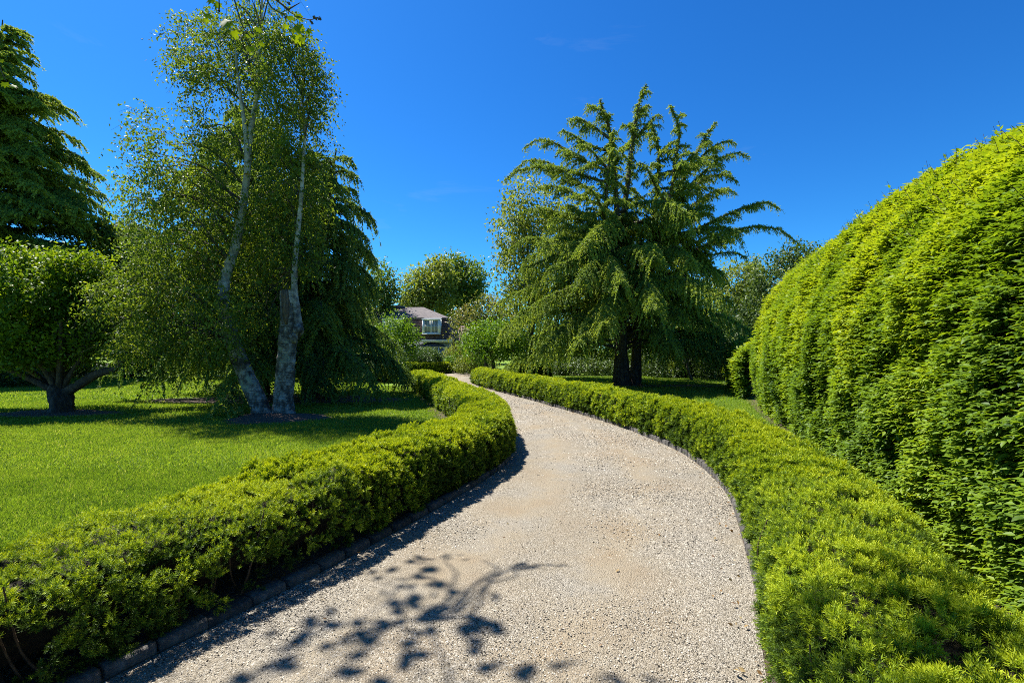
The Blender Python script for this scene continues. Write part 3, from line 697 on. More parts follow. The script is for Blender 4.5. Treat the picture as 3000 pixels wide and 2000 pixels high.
# ================================================================== 2 and 3 weeping cedars behind the birches
def weeping(base, top, label, L0, lean, n_lev, dens, zlow=1.3, xlim=None):
    base = np.asarray(base, float); root = empty('weeping_cedar', base, label, 'tree', 'weeping cedars on the left lawn')
    Tp = catmull([base-UP*.1, base+(top-base)*.3+[lean, 0, 0], base+(top-base)*.65+[lean*.6, 0, 0], top], 8)
    H = top[2]; g = MB(); wd = MB(); wd.tube(Tp, np.linspace(.34, .02, len(Tp)), 9, wob=.1)
    for i in range(n_lev):
        z = zlow+(H-.35-zlow)*(i/n_lev)**.92; f = (H-z)/H
        az = i*2.39996+rng.normal()*.3
        L_ = (.45+L0*min(f*1.15, 1)**.62)*(.55+.6*rng.random())
        ax = bough(trunk_at(Tp, z), az, L_, math.radians(24-6*f+6*rng.normal()), .42+.12*rng.random(), hook=.6)
        ax[:, 2] = np.maximum(ax[:, 2], .35)
        if xlim is not None:                                                     # narrower towards the house
            for _ in range(12):
                if np.all(ax[:, 0] < np.interp(ax[:, 2]-.15, xlim[0], xlim[1])): break
                ax = ax[0]+(ax-ax[0])*[.9, .97, .95]; L_ *= .93
        wd.tube(ax, np.linspace(.03+.05*f, .010, len(ax)), 4)
        clothe(g, wd, ax, .85*min(1, L_/2.5)+.1, .5*min(1, L_/2.5)+.12, .04, .78, .05, .135, .027, .48+.13*rng.normal(), dtip=1.5)
    needle_spray(g, np.repeat(Tp[-5:], 4, 0), rdir(20), np.full(20, .3), np.full(20, .7), .05, .1, .016, np.full(20, .45))
    g.make('crown', M['weeping'], root); wd.make('trunk', M['bark'], root, smooth=True)
weeping((-8.15, 19.4, 0), at(986, 436, 19.2), 'weeping cedar with drooping boughs right of the birches, its thin leader bare against the sky', 4.6, -.35, 74, 1, xlim=([0, 2.5, 3.0, 4.2, 4.6, 6.5, 8, 9, 10.5], [-4.3, -4.4, -6.0, -6.0, -5.6, -5.6, -5.1, -5.9, -6.4]))
weeping((-9.95, 18.9, 0), at(725, 300, 19.2), 'dark weeping cedar standing right behind the two birch trunks', 5.0, .1, 74, 1)

# ================================================================== 4 the many-stemmed cedar on the right
DR = 25.6
base = a2(1442, 888, DR); base[2] = 0
root = empty('spreading_cedar', base, 'great spreading cedar with several dark stems and spiky upper boughs, right of the driveway', 'tree')
g = MB(); wd = MB()
def P_(lst):
    return catmull([a2(x, y, DR+dd) for x, y, dd in lst], 6)
leaders = [
 (P_([(1430, 895, 0), (1428, 800, 0), (1426, 700, 0), (1422, 610, 0), (1418, 500, 0), (1412, 400, -.3), (1400, 300, -.5), (1378, 232, -.5)]), .40, .05),
 (P_([(1460, 895, .5), (1464, 790, .6), (1470, 700, .6), (1488, 620, .6), (1500, 520, .5), (1510, 420, .2), (1512, 340, 0), (1494, 278, 0)]), .29, .04),
 (P_([(1426, 700, 0), (1455, 668, -.3), (1490, 620, -.5), (1515, 550, -.6), (1538, 460, -.8), (1552, 360, -1.0), (1560, 300, -1.0), (1540, 242, -1)]), .24, .035),
 (P_([(1422, 560, 0), (1436, 470, .6), (1448, 370, 1.0), (1458, 290, 1.0), (1472, 222, 1.0), (1484, 196, 1)]), .2, .03),
 (P_([(1490, 600, .6), (1530, 500, 1.2), (1575, 400, 1.6), (1615, 325, 1.8), (1643, 282, 1.9)]), .18, .03),
 (P_([(1424, 640, 0), (1400, 560, -1.2), (1392, 470, -1.8), (1398, 380, -2), (1408, 300, -2.1)]), .17, .03)]
for P, r0, r1 in leaders:
    rr = r1+(r0-r1)*(1-np.linspace(0, 1, len(P)))**1.5
    if r0 > .28: rr[:6] *= np.linspace(1.3, 1, 6)
    wd.tube(P, rr, 9, wob=.12)
    zt = P[-1][2]
    top = P[P[:, 2] > 6.5]
    if len(top) > 3: clothe(g, wd, top, .36, .18, .018, .55, .06, .13, .026, .50, plane=False, t0=0)
# boughs whose tips show against the sky: (leader, start y, tip x, tip y, depth)
for li, ys, x, y, dd in ((0, 430, 1160, 398, -1), (0, 400, 1204, 328, .5), (0, 355, 1284, 296, -.6), (0, 330, 1310, 274, .6), (0, 300, 1345, 252, -.5), (0, 470, 1178, 380, 2), (3, 300, 1518, 262, .8), (3, 330, 1495, 240, 1.4),
                         (1, 400, 1640, 372, .6), (4, 380, 1690, 322, 1.6), (4, 430, 1720, 350, 1.2), (4, 470, 1692, 408, .3), (2, 520, 1640, 470, -1), (1, 560, 1792, 462, .8), (1, 620, 1836, 541, .2), (4, 520, 1690, 432, 2.2), (1, 600, 1720, 518, 1.6), (1, 650, 1715, 580, -.6),
                         (5, 500, 1235, 425, -2.5), (5, 560, 1260, 500, -3), (0, 520, 1190, 480, 1), (0, 600, 1170, 560, -.5), (2, 430, 1600, 350, -1.4), (5, 420, 1330, 330, -2.4), (1, 500, 1600, 420, -.8), (0, 560, 1290, 470, 1.8), (1, 520, 1650, 500, 2), (2, 480, 1478, 380, -2), (5, 540, 1330, 420, -3.5)):
    P = leaders[li][0]; z0 = a2(0, ys, DR)[2]; o = trunk_at(P, z0); tip = a2(x, y, DR+dd)
    L_ = np.linalg.norm(tip-o); s = np.linspace(0, 1, 9)[:, None]
    ax = o+(tip-o)*s+UP*(L_*(.03+.11*rng.random())*np.sin(np.pi*s)-L_*.06*rng.random()*np.sin(2*np.pi*s)-np.clip(s-.85, 0, 1)**2*L_*2.4)+rng.normal(size=3)*.15*np.sin(np.pi*s)
    wd.tube(ax, np.linspace(.085, .014, 9), 5)
    clothe(g, wd, ax, .48, .20, .05, .8, .06, .125, .024, .48, t0=.15, dtip=1.5); clothe(g, None, ax, .24, .15, .05, .5, .06, .12, .025, .52, t0=.15, plane=False)
    for q in range(int(L_*2.2)):                                                           # secondary boughs
        k = .2+.6*rng.random(); o2 = ax[0]+(ax[-1]-ax[0])*k; o2 = np.array([np.interp(k*8, np.arange(9), ax[:, m]) for m in range(3)])
        az = math.atan2((tip-o)[1], (tip-o)[0])+rng.choice([-1, 1])*(.5+.4*rng.random())
        b2 = bough(o2, az, (.9+.9*rng.random())*(1.15-k), .35, .42, hook=.3)
        clothe(g, None, b2, .42, .2, .055, .7, .06, .13, .025, .48, t0=.1)
for P, r0, r1 in leaders:
    for z in np.arange(6.2, P[-1][2]-.5, .36):
        f = (P[-1][2]-z)/(P[-1][2]-5); az = rng.random()*6.283; o = trunk_at(P, z)
        ax = bough(o, az, (.5+2.4*f)*(.5+.7*rng.random()), math.radians(38+14*rng.normal()), .25+.3*rng.random(), hook=.5); wd.tube(ax, np.linspace(.03, .008, len(ax)), 4)
        clothe(g, None, ax, .45, .22, .045, .7, .06, .13, .027, .48+.1*rng.normal(), t0=.05); clothe(g, None, ax, .25, .16, .07, .4, .06, .12, .026, .52, t0=.1, plane=False)
# lower and inner boughs: measured ones towards the viewer and the sides, then the rest all round
def low_bough(ax, L_):
    wd.tube(ax, np.linspace(.10, .014, len(ax)), 5); h = .49+.10*rng.normal()
    clothe(g, wd, ax, 1.05*min(1, L_/3.5)+.1, .55, .042, .85, .055, .14, .028, h, dtip=1.45, t0=.25)
    clothe(g, None, ax, .3, .3, .08, .4, .06, .13, .028, h+.06, t0=.3, plane=False)
for li, ys, x, y, dd in ((0, 700, 1150, 765, -2), (0, 680, 1190, 725, -4), (0, 660, 1150, 690, 1), (0, 740, 1250, 800, -4.5), (0, 720, 1330, 785, -5.5), (0, 640, 1330, 640, -5), (0, 690, 1390, 745, -6), (0, 650, 1500, 705, -6), (1, 700, 1570, 725, -4), (1, 660, 1600, 660, -2.5),
                         (1, 720, 1655, 760, -2), (0, 620, 1260, 620, -4), (1, 740, 1540, 790, -5), (0, 560, 1340, 560, -5), (1, 600, 1590, 600, -4), (0, 600, 1200, 620, -1), (1, 640, 1680, 690, 1), (0, 760, 1220, 830, -2), (1, 770, 1640, 830, -1), (0, 640, 1430, 650, -6), (0, 580, 1240, 560, -3), (1, 620, 1660, 630, -1)):
    P = leaders[li][0]; o = trunk_at(P, a2(0, ys, DR)[2]); tip = a2(x, y, DR+dd); L_ = np.linalg.norm(tip-o); s = np.linspace(0, 1, 9)[:, None]
    ax = o+(tip-o)*s+UP*(L_*.15*np.sin(np.pi*s**.8))+rng.normal(size=3)*.2*np.sin(np.pi*s); ax[:, 2] = np.maximum(ax[:, 2], .4); low_bough(ax, L_)
for i in range(74):
    z = 1.9+7.4*(i/74); f = 1-(z-1.9)/9.5
    P = leaders[rng.choice([0, 0, 1])][0]; az = i*2.39996+rng.normal()*.35
    if z < 4.6 and math.sin(az) < -.55: continue
    L_ = (2.9+4.0*f**.7)*(.6+.5*rng.random())
    ax = bough(trunk_at(P, z), az, L_, math.radians(20+9*rng.normal()*.6), .36+.1*rng.random(), hook=.35); ax[:, 2] = np.maximum(ax[:, 2], .5)
    low_bough(ax, L_)
g.make('crown', M['deodar'], root); wd.make('trunk', M['bark'], root, smooth=True)

# ================================================================== 5 the two birches
DB = 13.9
def birch_branches(wd, trunk, lobes, n, zmin):
    tips = []
    for _ in range(n):
        c, r = lobes[rng.integers(len(lobes))]; e = c+r*rdir(1)[0]*rng.random()**.4*.95
        zz = np.clip(e[2]-.35-1.1*rng.random()-.25*abs(e[0]-c[0]), zmin, trunk[-1][2]-.2)
        s = trunk_at(trunk, zz); L_ = np.linalg.norm(e-s); m = s+(e-s)*.55+UP*.18*L_+rng.normal(size=3)*.08*L_
        P = catmull([s, m, e], 5); wd.tube(P, np.linspace(min(.045, .012+.011*L_), .005, len(P)), 4); tips.append(P)
        for _ in range(2):
            k = rng.integers(4, len(P)); q = P[k]+nrm((e-s)/max(L_, .1)+rdir(1)[0]*.9)*(.4+.5*rng.random())
            wd.tube(catmull([P[k], (P[k]+q)/2+UP*.06, q], 3), np.linspace(.006, .003, 7), 3)
    return tips
def birch_crown(g, lobes, n, gap, droopy=1.0):
    w = np.array([np.prod(r)**(2/3) for _, r in lobes]); w /= w.sum(); ns = n//11
    li = rng.choice(len(lobes), ns, p=w); C = np.array([c for c, _ in lobes])[li]; Rr = np.array([r for _, r in lobes])[li]
    dr = rdir(ns); P = C+dr*Rr*((.35+.68*rng.random(ns)**.6)[:, None])
    kp = vnoise(P, .75, 31)*.7+vnoise(P, .3, 32)*.3 > gap*(.6+.7*rng.random(ns)); P, dr = P[kp], dr[kp]; ns = len(P)
    td = nrm(dr*[.7, .7, .3]+.5*rng.normal(size=(ns, 3))+UP*.1); hue = .40+.35*(vnoise(P, .9, 33)-.5)+.10*rng.normal(size=ns)
    Ls = .38+.4*rng.random(ns)
    for k in range(11):
        s = (k+rng.random(ns))/11
        Q = P+td*(Ls*s)[:, None]-UP*(droopy*.45*Ls*s*s)[:, None]+rng.normal(size=P.shape)*.035
        ld = nrm(-UP*.75+td*.3+rdir(ns)*.8); R = frames(ld, nrm(rdir(ns)+UP*.25))
        g.scatter(*LEAF4, Q, R, .088*(.7+.6*rng.random(ns)), np.clip(hue+.17*rng.normal(size=ns)+.08*s, 0, 1))
    for k in range(0, ns, 6): tws.append((P[k], td[k], Ls[k], droopy))
lobA = lobes2([(590, 60, 72, 80), (600, -30, 55, 60), (500, 130, 100, 85), (545, 90, 85, 70), (560, 250, 125, 100), (372, 345, 62, 95), (410, 480, 112, 110), (350, 430, 55, 80), (560, 420, 130, 125), (430, 600, 125, 90), (540, 580, 95, 90), (300, 690, 100, 62), (420, 710, 115, 75), (500, 740, 70, 70), (235, 775, 52, 42), (345, 790, 70, 45)], DB, .9, .9)
lobB = lobes2([(672, 185, 66, 80), (650, 110, 60, 70), (690, 300, 62, 95), (668, 430, 75, 100), (650, 550, 72, 75), (690, 590, 42, 40), (615, 690, 40, 70)], DB, .9, .6)
base = gp(605*K, 957*K)+[0, .3, 0]
root = empty('birch_tree', base, 'birch with a trunk leaning left from the mulch mound and a tall airy crown', 'tree', 'birches on the left lawn')
Tl = catmull([a2(x, y, base[1]+dd) for x, y, dd in ((607, 960, 0), (592, 915, 0), (568, 865, 0), (548, 815, 0), (530, 765, 0), (515, 710, -.1), (518, 640, -.1), (540, 570, 0), (558, 480, .1), (568, 400, .1), (575, 315, .1), (592, 200, .1), (598, 110, .1), (602, 0, .1), (603, -70, .1))], 6)
tws = []; wd = MB(); rr = np.interp(np.linspace(0, 1, len(Tl)), [0, .05, .3, .45, .6, 1], [.31, .25, .205, .14, .10, .012]); wd.tube(Tl, rr, 14, wob=.10)
T2 = catmull([a2(x, y, base[1]-.2) for x, y in ((568, 400), (566, 330), (558, 260), (545, 170), (540, 90))], 5); wd.tube(T2, np.linspace(.085, .015, len(T2)), 8)
wd.make('trunk', M['birch'], root, smooth=True)
bw = MB(); birch_branches(bw, Tl, lobA, 70, 2.3); g = MB(); birch_crown(g, lobA, 108000, .51)
for p, t, l, dd in tws: bw.tube(np.array([p, p+t*l*.5-UP*dd*.19*l, p+t*l-UP*dd*.75*l]), [.005, .004, .002], 3)
g.make('crown', M['birch_leaf'], root); bw.make('branches', M['greybark'], root)
base = gp(657*K, 956*K)+[0, .25, 0]
root = empty('birch_tree', base, 'upright birch with a broken hollow stub of trunk beside its thin living stem', 'tree', 'birches on the left lawn')
wd = MB(); Ts = catmull([a2(x, y, base[1]) for x, y in ((655, 962), (654, 925), (657, 870), (661, 815), (664, 765), (664, 715), (662, 668))], 6)
rr = np.interp(np.linspace(0, 1, len(Ts)), [0, .06, .2, .5, .62, .72, 1], [.42, .32, .265, .245, .255, .22, .20]); wd.tube(Ts, rr, 14, wob=.14)
Tv = catmull([a2(x, y, base[1]-.06) for x, y in ((672, 790), (684, 752), (681, 715), (676, 670), (676, 620), (682, 550), (690, 470), (696, 380), (700, 290), (690, 200), (680, 130))], 5)
wd.tube(Tv, np.interp(np.linspace(0, 1, len(Tv)), [0, .08, .14, .3, 1], [.05, .15, .10, .085, .012]), 9, wob=.2)
for x, y, r in ((686, 757, .13), (675, 775, .14)):                                                  # burl
    wd.tube(catmull([a2(x-9, y+14, base[1]-.05), a2(x, y, base[1]-.14), a2(x+2, y-14, base[1]-.05)], 4), [.03, r*.7, r*.9, r, r, r*.95, r*.8, r*.5, .03], 9, wob=.25)
wd.make('trunk', M['birch'], root, smooth=True)
M['deadwood'] = noisemat('split_dead_wood', [(.3, (.05, .035, .025)), (.6, (.16, .115, .08)), (.8, (.26, .21, .16))], 7, bump=1., stretch=(3, 3, .35), dist=.04)
dm = MB(); c0, c1 = a2(659, 745, base[1]-.16), a2(657, 668, base[1]-.11)
dm.tube(catmull([c0, (c0+c1)/2+[.01, -.02, 0], c1], 4), [.05, .09, .12, .135, .14, .14, .145, .15, .15], 8, wob=.22, caps=True)
dm.make('dead_stub', M['deadwood'], root)
tws = []; bw = MB(); birch_branches(bw, Tv, lobB, 42, 4.2); g = MB(); birch_crown(g, lobB, 40000, .49)
for p, t, l, dd in tws: bw.tube(np.array([p, p+t*l*.5-UP*dd*.19*l, p+t*l-UP*dd*.75*l]), [.005, .004, .002], 3)
g.make('crown', M['birch_leaf'], root); bw.make('branches', M['greybark'], root)

# ================================================================== 6 round many-stemmed tree at the left edge
DT = 14.8
base = gp(137*K, 947*K); root = empty('round_tree', base, 'low round-headed tree with many stems fanning from a short trunk at the left edge', 'tree')
lob = lobes2([(90, 672, 112, 78), (-10, 670, 95, 76), (190, 668, 82, 74), (130, 735, 118, 68), (238, 690, 52, 58), (-70, 710, 90, 76), (50, 765, 105, 50), (185, 785, 62, 38), (-120, 760, 80, 60), (60, 806, 100, 34), (-50, 812, 90, 36), (160, 812, 60, 26), (30, 610, 50, 40), (170, 620, 45, 38)], DT, 1.1, .8)
g = MB(); cp = leaf_cloud(g, lob, 82000, .115, LEAF6, k=6, spread=.24, gap=(.5, .44), droop=-.35, shell=.55, top_light=.34, tone=.42, flat=.8)
g.make('crown', M['glossy'], root)
wd = MB(); fk = a2(137, 898, DT); wd.tube(catmull([base-UP*.08, base+UP*.12, base+UP*.32, fk], 5), np.interp(np.linspace(0, 1, 16), [0, .25, .5, 1], [.36, .29, .265, .29]), 14, wob=.22)
for x, y, dd, r in ((20, 805, .6, .10), (-60, 800, -.4, .11), (62, 770, -.7, .10), (100, 740, .9, .10), (140, 735, -1.0, .10), (165, 760, .5, .11), (215, 760, -.5, .09), (120, 780, 1.4, .09), (-20, 760, 1.2, .08)):
    e = a2(x, y, DT+dd); P = catmull([fk-UP*.1, fk+(e-fk)*[.35, .35, .30], fk+(e-fk)*[.75, .75, .65], e], 6); wd.tube(P, np.linspace(r, .035, len(P)), 7, wob=.15)
    for _ in range(5):
        dd_ = np.linalg.norm(cp-e, axis=1); q = cp[np.argsort(dd_)[rng.integers(max(3, len(cp)//9))]]; limb(wd, P[rng.integers(9, len(P))], q, .028, .008, k=4, n=4)
bl = catmull([fk-UP*.15, a2(180, 885, DT-.2), a2(225, 858, DT-.3), a2(262, 848, DT-.3), a2(282, 825, DT-.3), a2(296, 800, DT-.2)], 5); wd.tube(bl, np.linspace(.16, .06, len(bl)), 8, wob=.12)
wd.make('trunk', M['bark'], root, smooth=True)

# ================================================================== 7 trees further back
def far_tree(name, label, group, lst, d, n, size, leaf, bark='bark', r0=.22, bx=None, **kw):
    lob = lobes2(lst, d, kw.pop('depth', 1.0), kw.pop('djit', .8)); cx = np.mean([c[0] for c, _ in lob]) if bx is None else (bx*K-1500)/F*d
    return broadleaf(name, label, group, (cx, d, 0), lob, n, size, M and leaf, bark, r0, **kw)
BG = 'trees behind the garden'
far_tree('leafy_tree', 'pale green loose-leaved tree rising behind the left side of the spreading cedar', BG, [(1215, 470, 62, 68), (1190, 540, 58, 80), (1240, 560, 80, 80), (1180, 620, 50, 60), (1250, 650, 90, 70), (1290, 520, 60, 90), (1200, 690, 60, 50)], 33, 17000, .23, 'olive', r0=.3, gap=(1.1, .50), spread=.5, droop=.5, tone=.55)
far_tree('round_headed_tree', 'light green round-headed tree above the house roof', BG, [(965, 660, 40, 38), (1000, 640, 36, 40), (985, 690, 55, 35), (940, 695, 25, 25), (1010, 612, 22, 22)], 62, 11000, .42, 'olive', r0=.35, gap=(2.2, .48), spread=.9, tone=.55)
far_tree('round_headed_tree', 'taller dark green tree right of the light one above the house roof', BG, [(1045, 625, 36, 34), (1065, 650, 40, 50), (1030, 670, 36, 45), (1094, 640, 14, 45), (1085, 690, 28, 40), (1050, 715, 50, 30)], 66, 11000, .44, 'mid', r0=.4, gap=(2.2, .48), spread=.9, tone=.40)
far_tree('leafy_tree', 'bushy tree peeping out between the weeping cedar tip and the house roof', BG, [(900, 680, 26, 32), (880, 650, 30, 38), (850, 700, 50, 45)], 48, 6000, .33, 'mid', gap=(1.6, .45), spread=.7)
far_tree('leafy_tree', 'broad mid green tree in the gap between the left cedar and the birch', BG, [(265, 545, 52, 42), (315, 560, 48, 40), (220, 580, 50, 50), (290, 620, 90, 50), (340, 640, 60, 70)], 33, 15000, .24, 'mid', r0=.3, gap=(1.2, .43), spread=.5, tone=.45)
far_tree('leafy_tree', 'dark broad tree low behind the round tree at the left edge', BG, [(60, 700, 130, 80), (-60, 650, 100, 110), (40, 800, 140, 60), (190, 720, 80, 80), (-120, 780, 120, 80)], 29, 17000, .21, 'dark', r0=.3, gap=(1.2, .38), spread=.5)
far_tree('glossy_tree', 'dark glossy round-topped tree rising behind the tall hornbeam hedge', BG, [(1825, 605, 58, 42), (1790, 640, 60, 50), (1860, 640, 50, 60), (1770, 710, 70, 60), (1800, 790, 70, 70)], 31, 15000, .22, 'dark', r0=.3, gap=(.9, .40), spread=.45, tone=.5)
far_tree('leafy_tree', 'olive green tree in the woods left of the dark glossy tree', BG, [(1690, 650, 55, 45), (1730, 640, 45, 40), (1650, 690, 70, 60), (1720, 720, 70, 70), (1680, 790, 80, 60)], 40, 14000, .28, 'olive', r0=.3, gap=(1.4, .43), spread=.6, tone=.40)
far_tree('slim_conifer', 'slim dark treetop between the olive tree and the glossy tree', BG, [(1733, 610, 8, 16), (1736, 640, 14, 22), (1738, 690, 22, 50)], 46, 2600, .30, 'dark', r0=.2, gap=(1.2, .3), spread=.5, shell=.1)
far_tree('leafy_tree', 'shaded tree in the woods just behind the cedar stems', BG, [(1580, 720, 80, 70), (1500, 700, 80, 80), (1620, 790, 70, 55), (1540, 800, 70, 45)], 36, 13000, .25, 'mid', r0=.3, gap=(1.3, .40), spread=.5, tone=.30)
far_tree('leafy_tree', 'shaded tree in the woods behind the left boughs of the spreading cedar', BG, [(1360, 700, 80, 90), (1290, 740, 80, 70), (1400, 790, 80, 50), (1300, 800, 70, 45)], 42, 12000, .29, 'mid', r0=.3, gap=(1.4, .40), spread=.6, tone=.30)
far_tree('pale_stemmed_tree', 'small tree with pale forked stems in the shade right of the cedar trunks', BG, [(1590, 760, 50, 30), (1620, 770, 36, 30), (1560, 775, 36, 26)], 30, 4200, .17, 'mid', 'greybark', r0=.09, fork=a2(1578, 832, 30), gap=(.9, .42), spread=.35)
far_tree('blossom_tree', 'loose tree with bronze-tipped leaves against the right end of the house', BG, [(1075, 745, 42, 40), (1110, 715, 40, 36), (1060, 785, 34, 26), (1120, 770, 46, 40), (1150, 720, 46, 40)], 35.5, 9000, .19, 'blossom', r0=.16, bx=1118, gap=(1.1, .47), spread=.45, droop=.4, tone=.5)
far_tree('small_garden_tree', 'small fresh green tree with dark low fork, between the driveway end and the cedar', BG, [(1110, 765, 42, 32), (1150, 772, 50, 36), (1120, 800, 50, 30), (1085, 790, 32, 26), (1180, 790, 40, 32)], 31.5, 10500, .155, 'bright', r0=.15, bx=1135, fork=a2(1132, 826, 31.5), gap=(.9, .42), spread=.32, tone=.42)
far_tree('small_garden_tree', 'small fresh green rounded tree in front of the left half of the house', BG, [(905, 755, 34, 36), (930, 770, 30, 32), (880, 790, 40, 40), (915, 805, 44, 30), (850, 800, 40, 40)], 30.5, 10500, .155, 'bright', r0=.14, bx=890, gap=(.9, .41), spread=.32, tone=.45)
# low shrubs and the woods' undergrowth
SG = 'shrubs'
def shrub(label, lst, d, n, size, leaf, name='shrub', **kw):
    lob = lobes2(lst, d, 1.0, kw.pop('djit', .3)); c = np.mean([q for q, _ in lob], axis=0); root = empty(name, (c[0], d, 0), label, 'shrub', SG)
    g = MB(); P = leaf_cloud(g, lob, n, size, LEAF4, zmin=.05, **kw); g.cur = 1
    for _ in range(9): limb(g, (c[0]+rng.normal()*.1, d+rng.normal()*.1, -.05), P[rng.integers(len(P))], .03, .008, k=4, n=4)
    g.make('foliage', [M[leaf], M['twig']], root)
M['ball'] = leafmat('clipped_bush_needles', [(0, (.03, .07, .015)), (.6, (.07, .135, .022)), (1, (.12, .19, .03))], .25)
shrub('round clipped green bush in front of the bow window', [(979, 822, 35, 22), (979, 832, 42, 18), (950, 838, 25, 14)], 39, 15000, .11, 'ball', 'clipped_bush', shell=.75, gap=(.6, .12), spread=.15, jit=.12, tone=.5)
shrub('pale loose shrub under the right end of the bow window', [(1040, 812, 20, 12), (1060, 812, 18, 14)], 41.5, 3000, .15, 'olive', gap=(.8, .4), spread=.3, tone=.6)
shrub('light green shrub right of the clipped bush', [(1040, 832, 20, 15), (1058, 838, 18, 12)], 39.5, 3200, .14, 'bright', gap=(.8, .35), spread=.3)
shrub('dull green flowering shrub below the bronze-tipped tree', [(1090, 830, 34, 24), (1070, 842, 28, 18), (1110, 842, 30, 22)], 37.5, 6500, .14, 'olive', gap=(.8, .35), spread=.3, tone=.35)
shrub('dark low shrub in the shade beneath the weeping cedar, left of the short hedge', [(880, 840, 45, 20), (905, 850, 30, 14), (850, 850, 40, 20)], 28, 7000, .12, 'dark', gap=(.8, .3), spread=.3)
shrub('shaded shrub left of the spreading cedar trunks', [(1340, 845, 60, 24), (1290, 850, 40, 20)], 36, 5000, .17, 'dark', gap=(1, .35), spread=.35)
shrub('shaded shrub straight behind the spreading cedar trunks', [(1450, 850, 60, 26), (1400, 855, 40, 18)], 36, 6000, .18, 'dark', gap=(1, .33), spread=.4)
shrub('shaded shrub in the woods right of the cedar trunks', [(1545, 845, 60, 30), (1600, 850, 50, 26)], 33, 7000, .17, 'dark', gap=(1, .33), spread=.4)
shrub('dark shrub at the end of the right lawn beside the low hornbeam hedge', [(1665, 830, 40, 50), (1640, 850, 40, 30), (1690, 800, 30, 50)], 31, 8000, .17, 'dark', gap=(1, .35), spread=.4)
shrub('dark shrub under the cedar at the left edge', [(20, 862, 70, 38), (-60, 855, 80, 50), (75, 850, 45, 30)], 24.5, 11000, .13, 'dark', gap=(.8, .28), spread=.3)
for lab, lst, dd_, n_, s_, lf in (
    ('shaded bush at the far edge of the left lawn, seen under the round tree', [(150, 838, 60, 26), (95, 842, 50, 24)], 33, 5200, .19, 'dark'),
    ('mid green bush at the far edge of the left lawn, right of the pale wall', [(330, 818, 55, 34), (385, 826, 45, 28)], 33, 6500, .19, 'mid'),
    ('deep green bush between the pale wall and the weeping cedars', [(430, 815, 50, 40), (480, 822, 45, 36)], 31, 6500, .18, 'dark'),
    ('green bush behind the birch trunks at the back of the lawn', [(560, 815, 55, 42), (620, 822, 50, 38)], 30, 6500, .18, 'mid'),
    ('dark bush behind the weeping cedar trunks', [(690, 815, 55, 42), (750, 822, 55, 38)], 29, 6500, .17, 'dark'),
    ('dark bush at the back of the lawn beside the shaded low shrub', [(810, 822, 50, 34), (850, 815, 40, 40)], 30, 5200, .17, 'dark'),
    ('shaded bush between the driveway tree and the spreading cedar', [(1215, 836, 40, 24), (1250, 832, 36, 26)], 38, 4200, .2, 'mid'),
    ('shaded bush low in the woods left of the cedar trunks', [(1390, 838, 45, 30)], 40, 4200, .22, 'mid'),
    ('tall shaded bush in the woods between the cedar trunks and the pale-stemmed tree', [(1510, 810, 60, 50), (1500, 840, 60, 30)], 40, 6500, .24, 'mid'),
    ('tall dark bush filling the corner by the hornbeam hedges', [(1700, 790, 60, 70), (1740, 770, 50, 80)], 36, 7500, .22, 'dark')):
    shrub(lab, lst, dd_, n_, s_, lf, gap=(1, .3), spread=.35)
far_tree('leafy_tree', 'mid green tree low behind the birch foliage at the far side of the lawn', BG, [(420, 700, 90, 70), (500, 740, 90, 60), (360, 760, 70, 50), (560, 690, 70, 70)], 36, 14000, .26, 'mid', r0=.25, gap=(1.3, .38), spread=.55)
far_tree('leafy_tree', 'mid green tree seen between the weeping cedar boughs', BG, [(700, 700, 80, 80), (780, 740, 70, 60), (640, 760, 60, 50)], 36, 12000, .26, 'mid', r0=.25, gap=(1.3, .38), spread=.55)
# far wood closing the horizon
g = MB(); lob = []
for x in np.arange(-150, 150, 5.5):
    h = 5.5+4*rng.random(); y = 84+14*rng.random(); lob.append((np.array([x, y, h*.62]), np.array([5.0, 4, h*.58]))); lob.append((np.array([x+2, y-4, 1.6]), np.array([4.5, 3, 1.9])))
leaf_cloud(g, lob, 90000, .75, LEAF4, k=6, spread=1.0, gap=(2.5, .3), zmin=.1, tone=.38)
tag(g.make('distant_wood', M['mid']), label='distant belt of woodland beyond the garden', cat='wood', kind='stuff')

# ================================================================== 8 sycamore whose branches hang over the camera
base = np.array([-9.6, -1.5, 0]); root = empty('sycamore_tree', base, 'sycamore whose leafy twigs hang into the top of the view, backlit yellow green', 'tree')
wd = MB(); fk = np.array([-8.6, -.6, 6.0]); T = catmull([base-UP*.1, base+[.3, .2, 3], fk], 8); wd.tube(T, np.linspace(.5, .36, len(T)), 12, wob=.1)
slob = [(np.array([-8.6, -1.5, 11.5]), np.array([3.2, 3.2, 2.8])), (np.array([-5.6, -.8, 10.6]), np.array([2.6, 2.6, 2.2])), (np.array([-11.5, -2.0, 10.5]), np.array([2.6, 3, 2.4])), (np.array([-8.8, 1.6, 9.6]), np.array([1.9, 1.5, 1.4]))]
def over(x, y, z0, h, r, n):              # a spray of leaves h metres up the sun's ray from a spot on the drive or hedge
    gx = np.array([x, y, z0]); return (gx+SUN/SUN[2]*h, np.array(r)), n
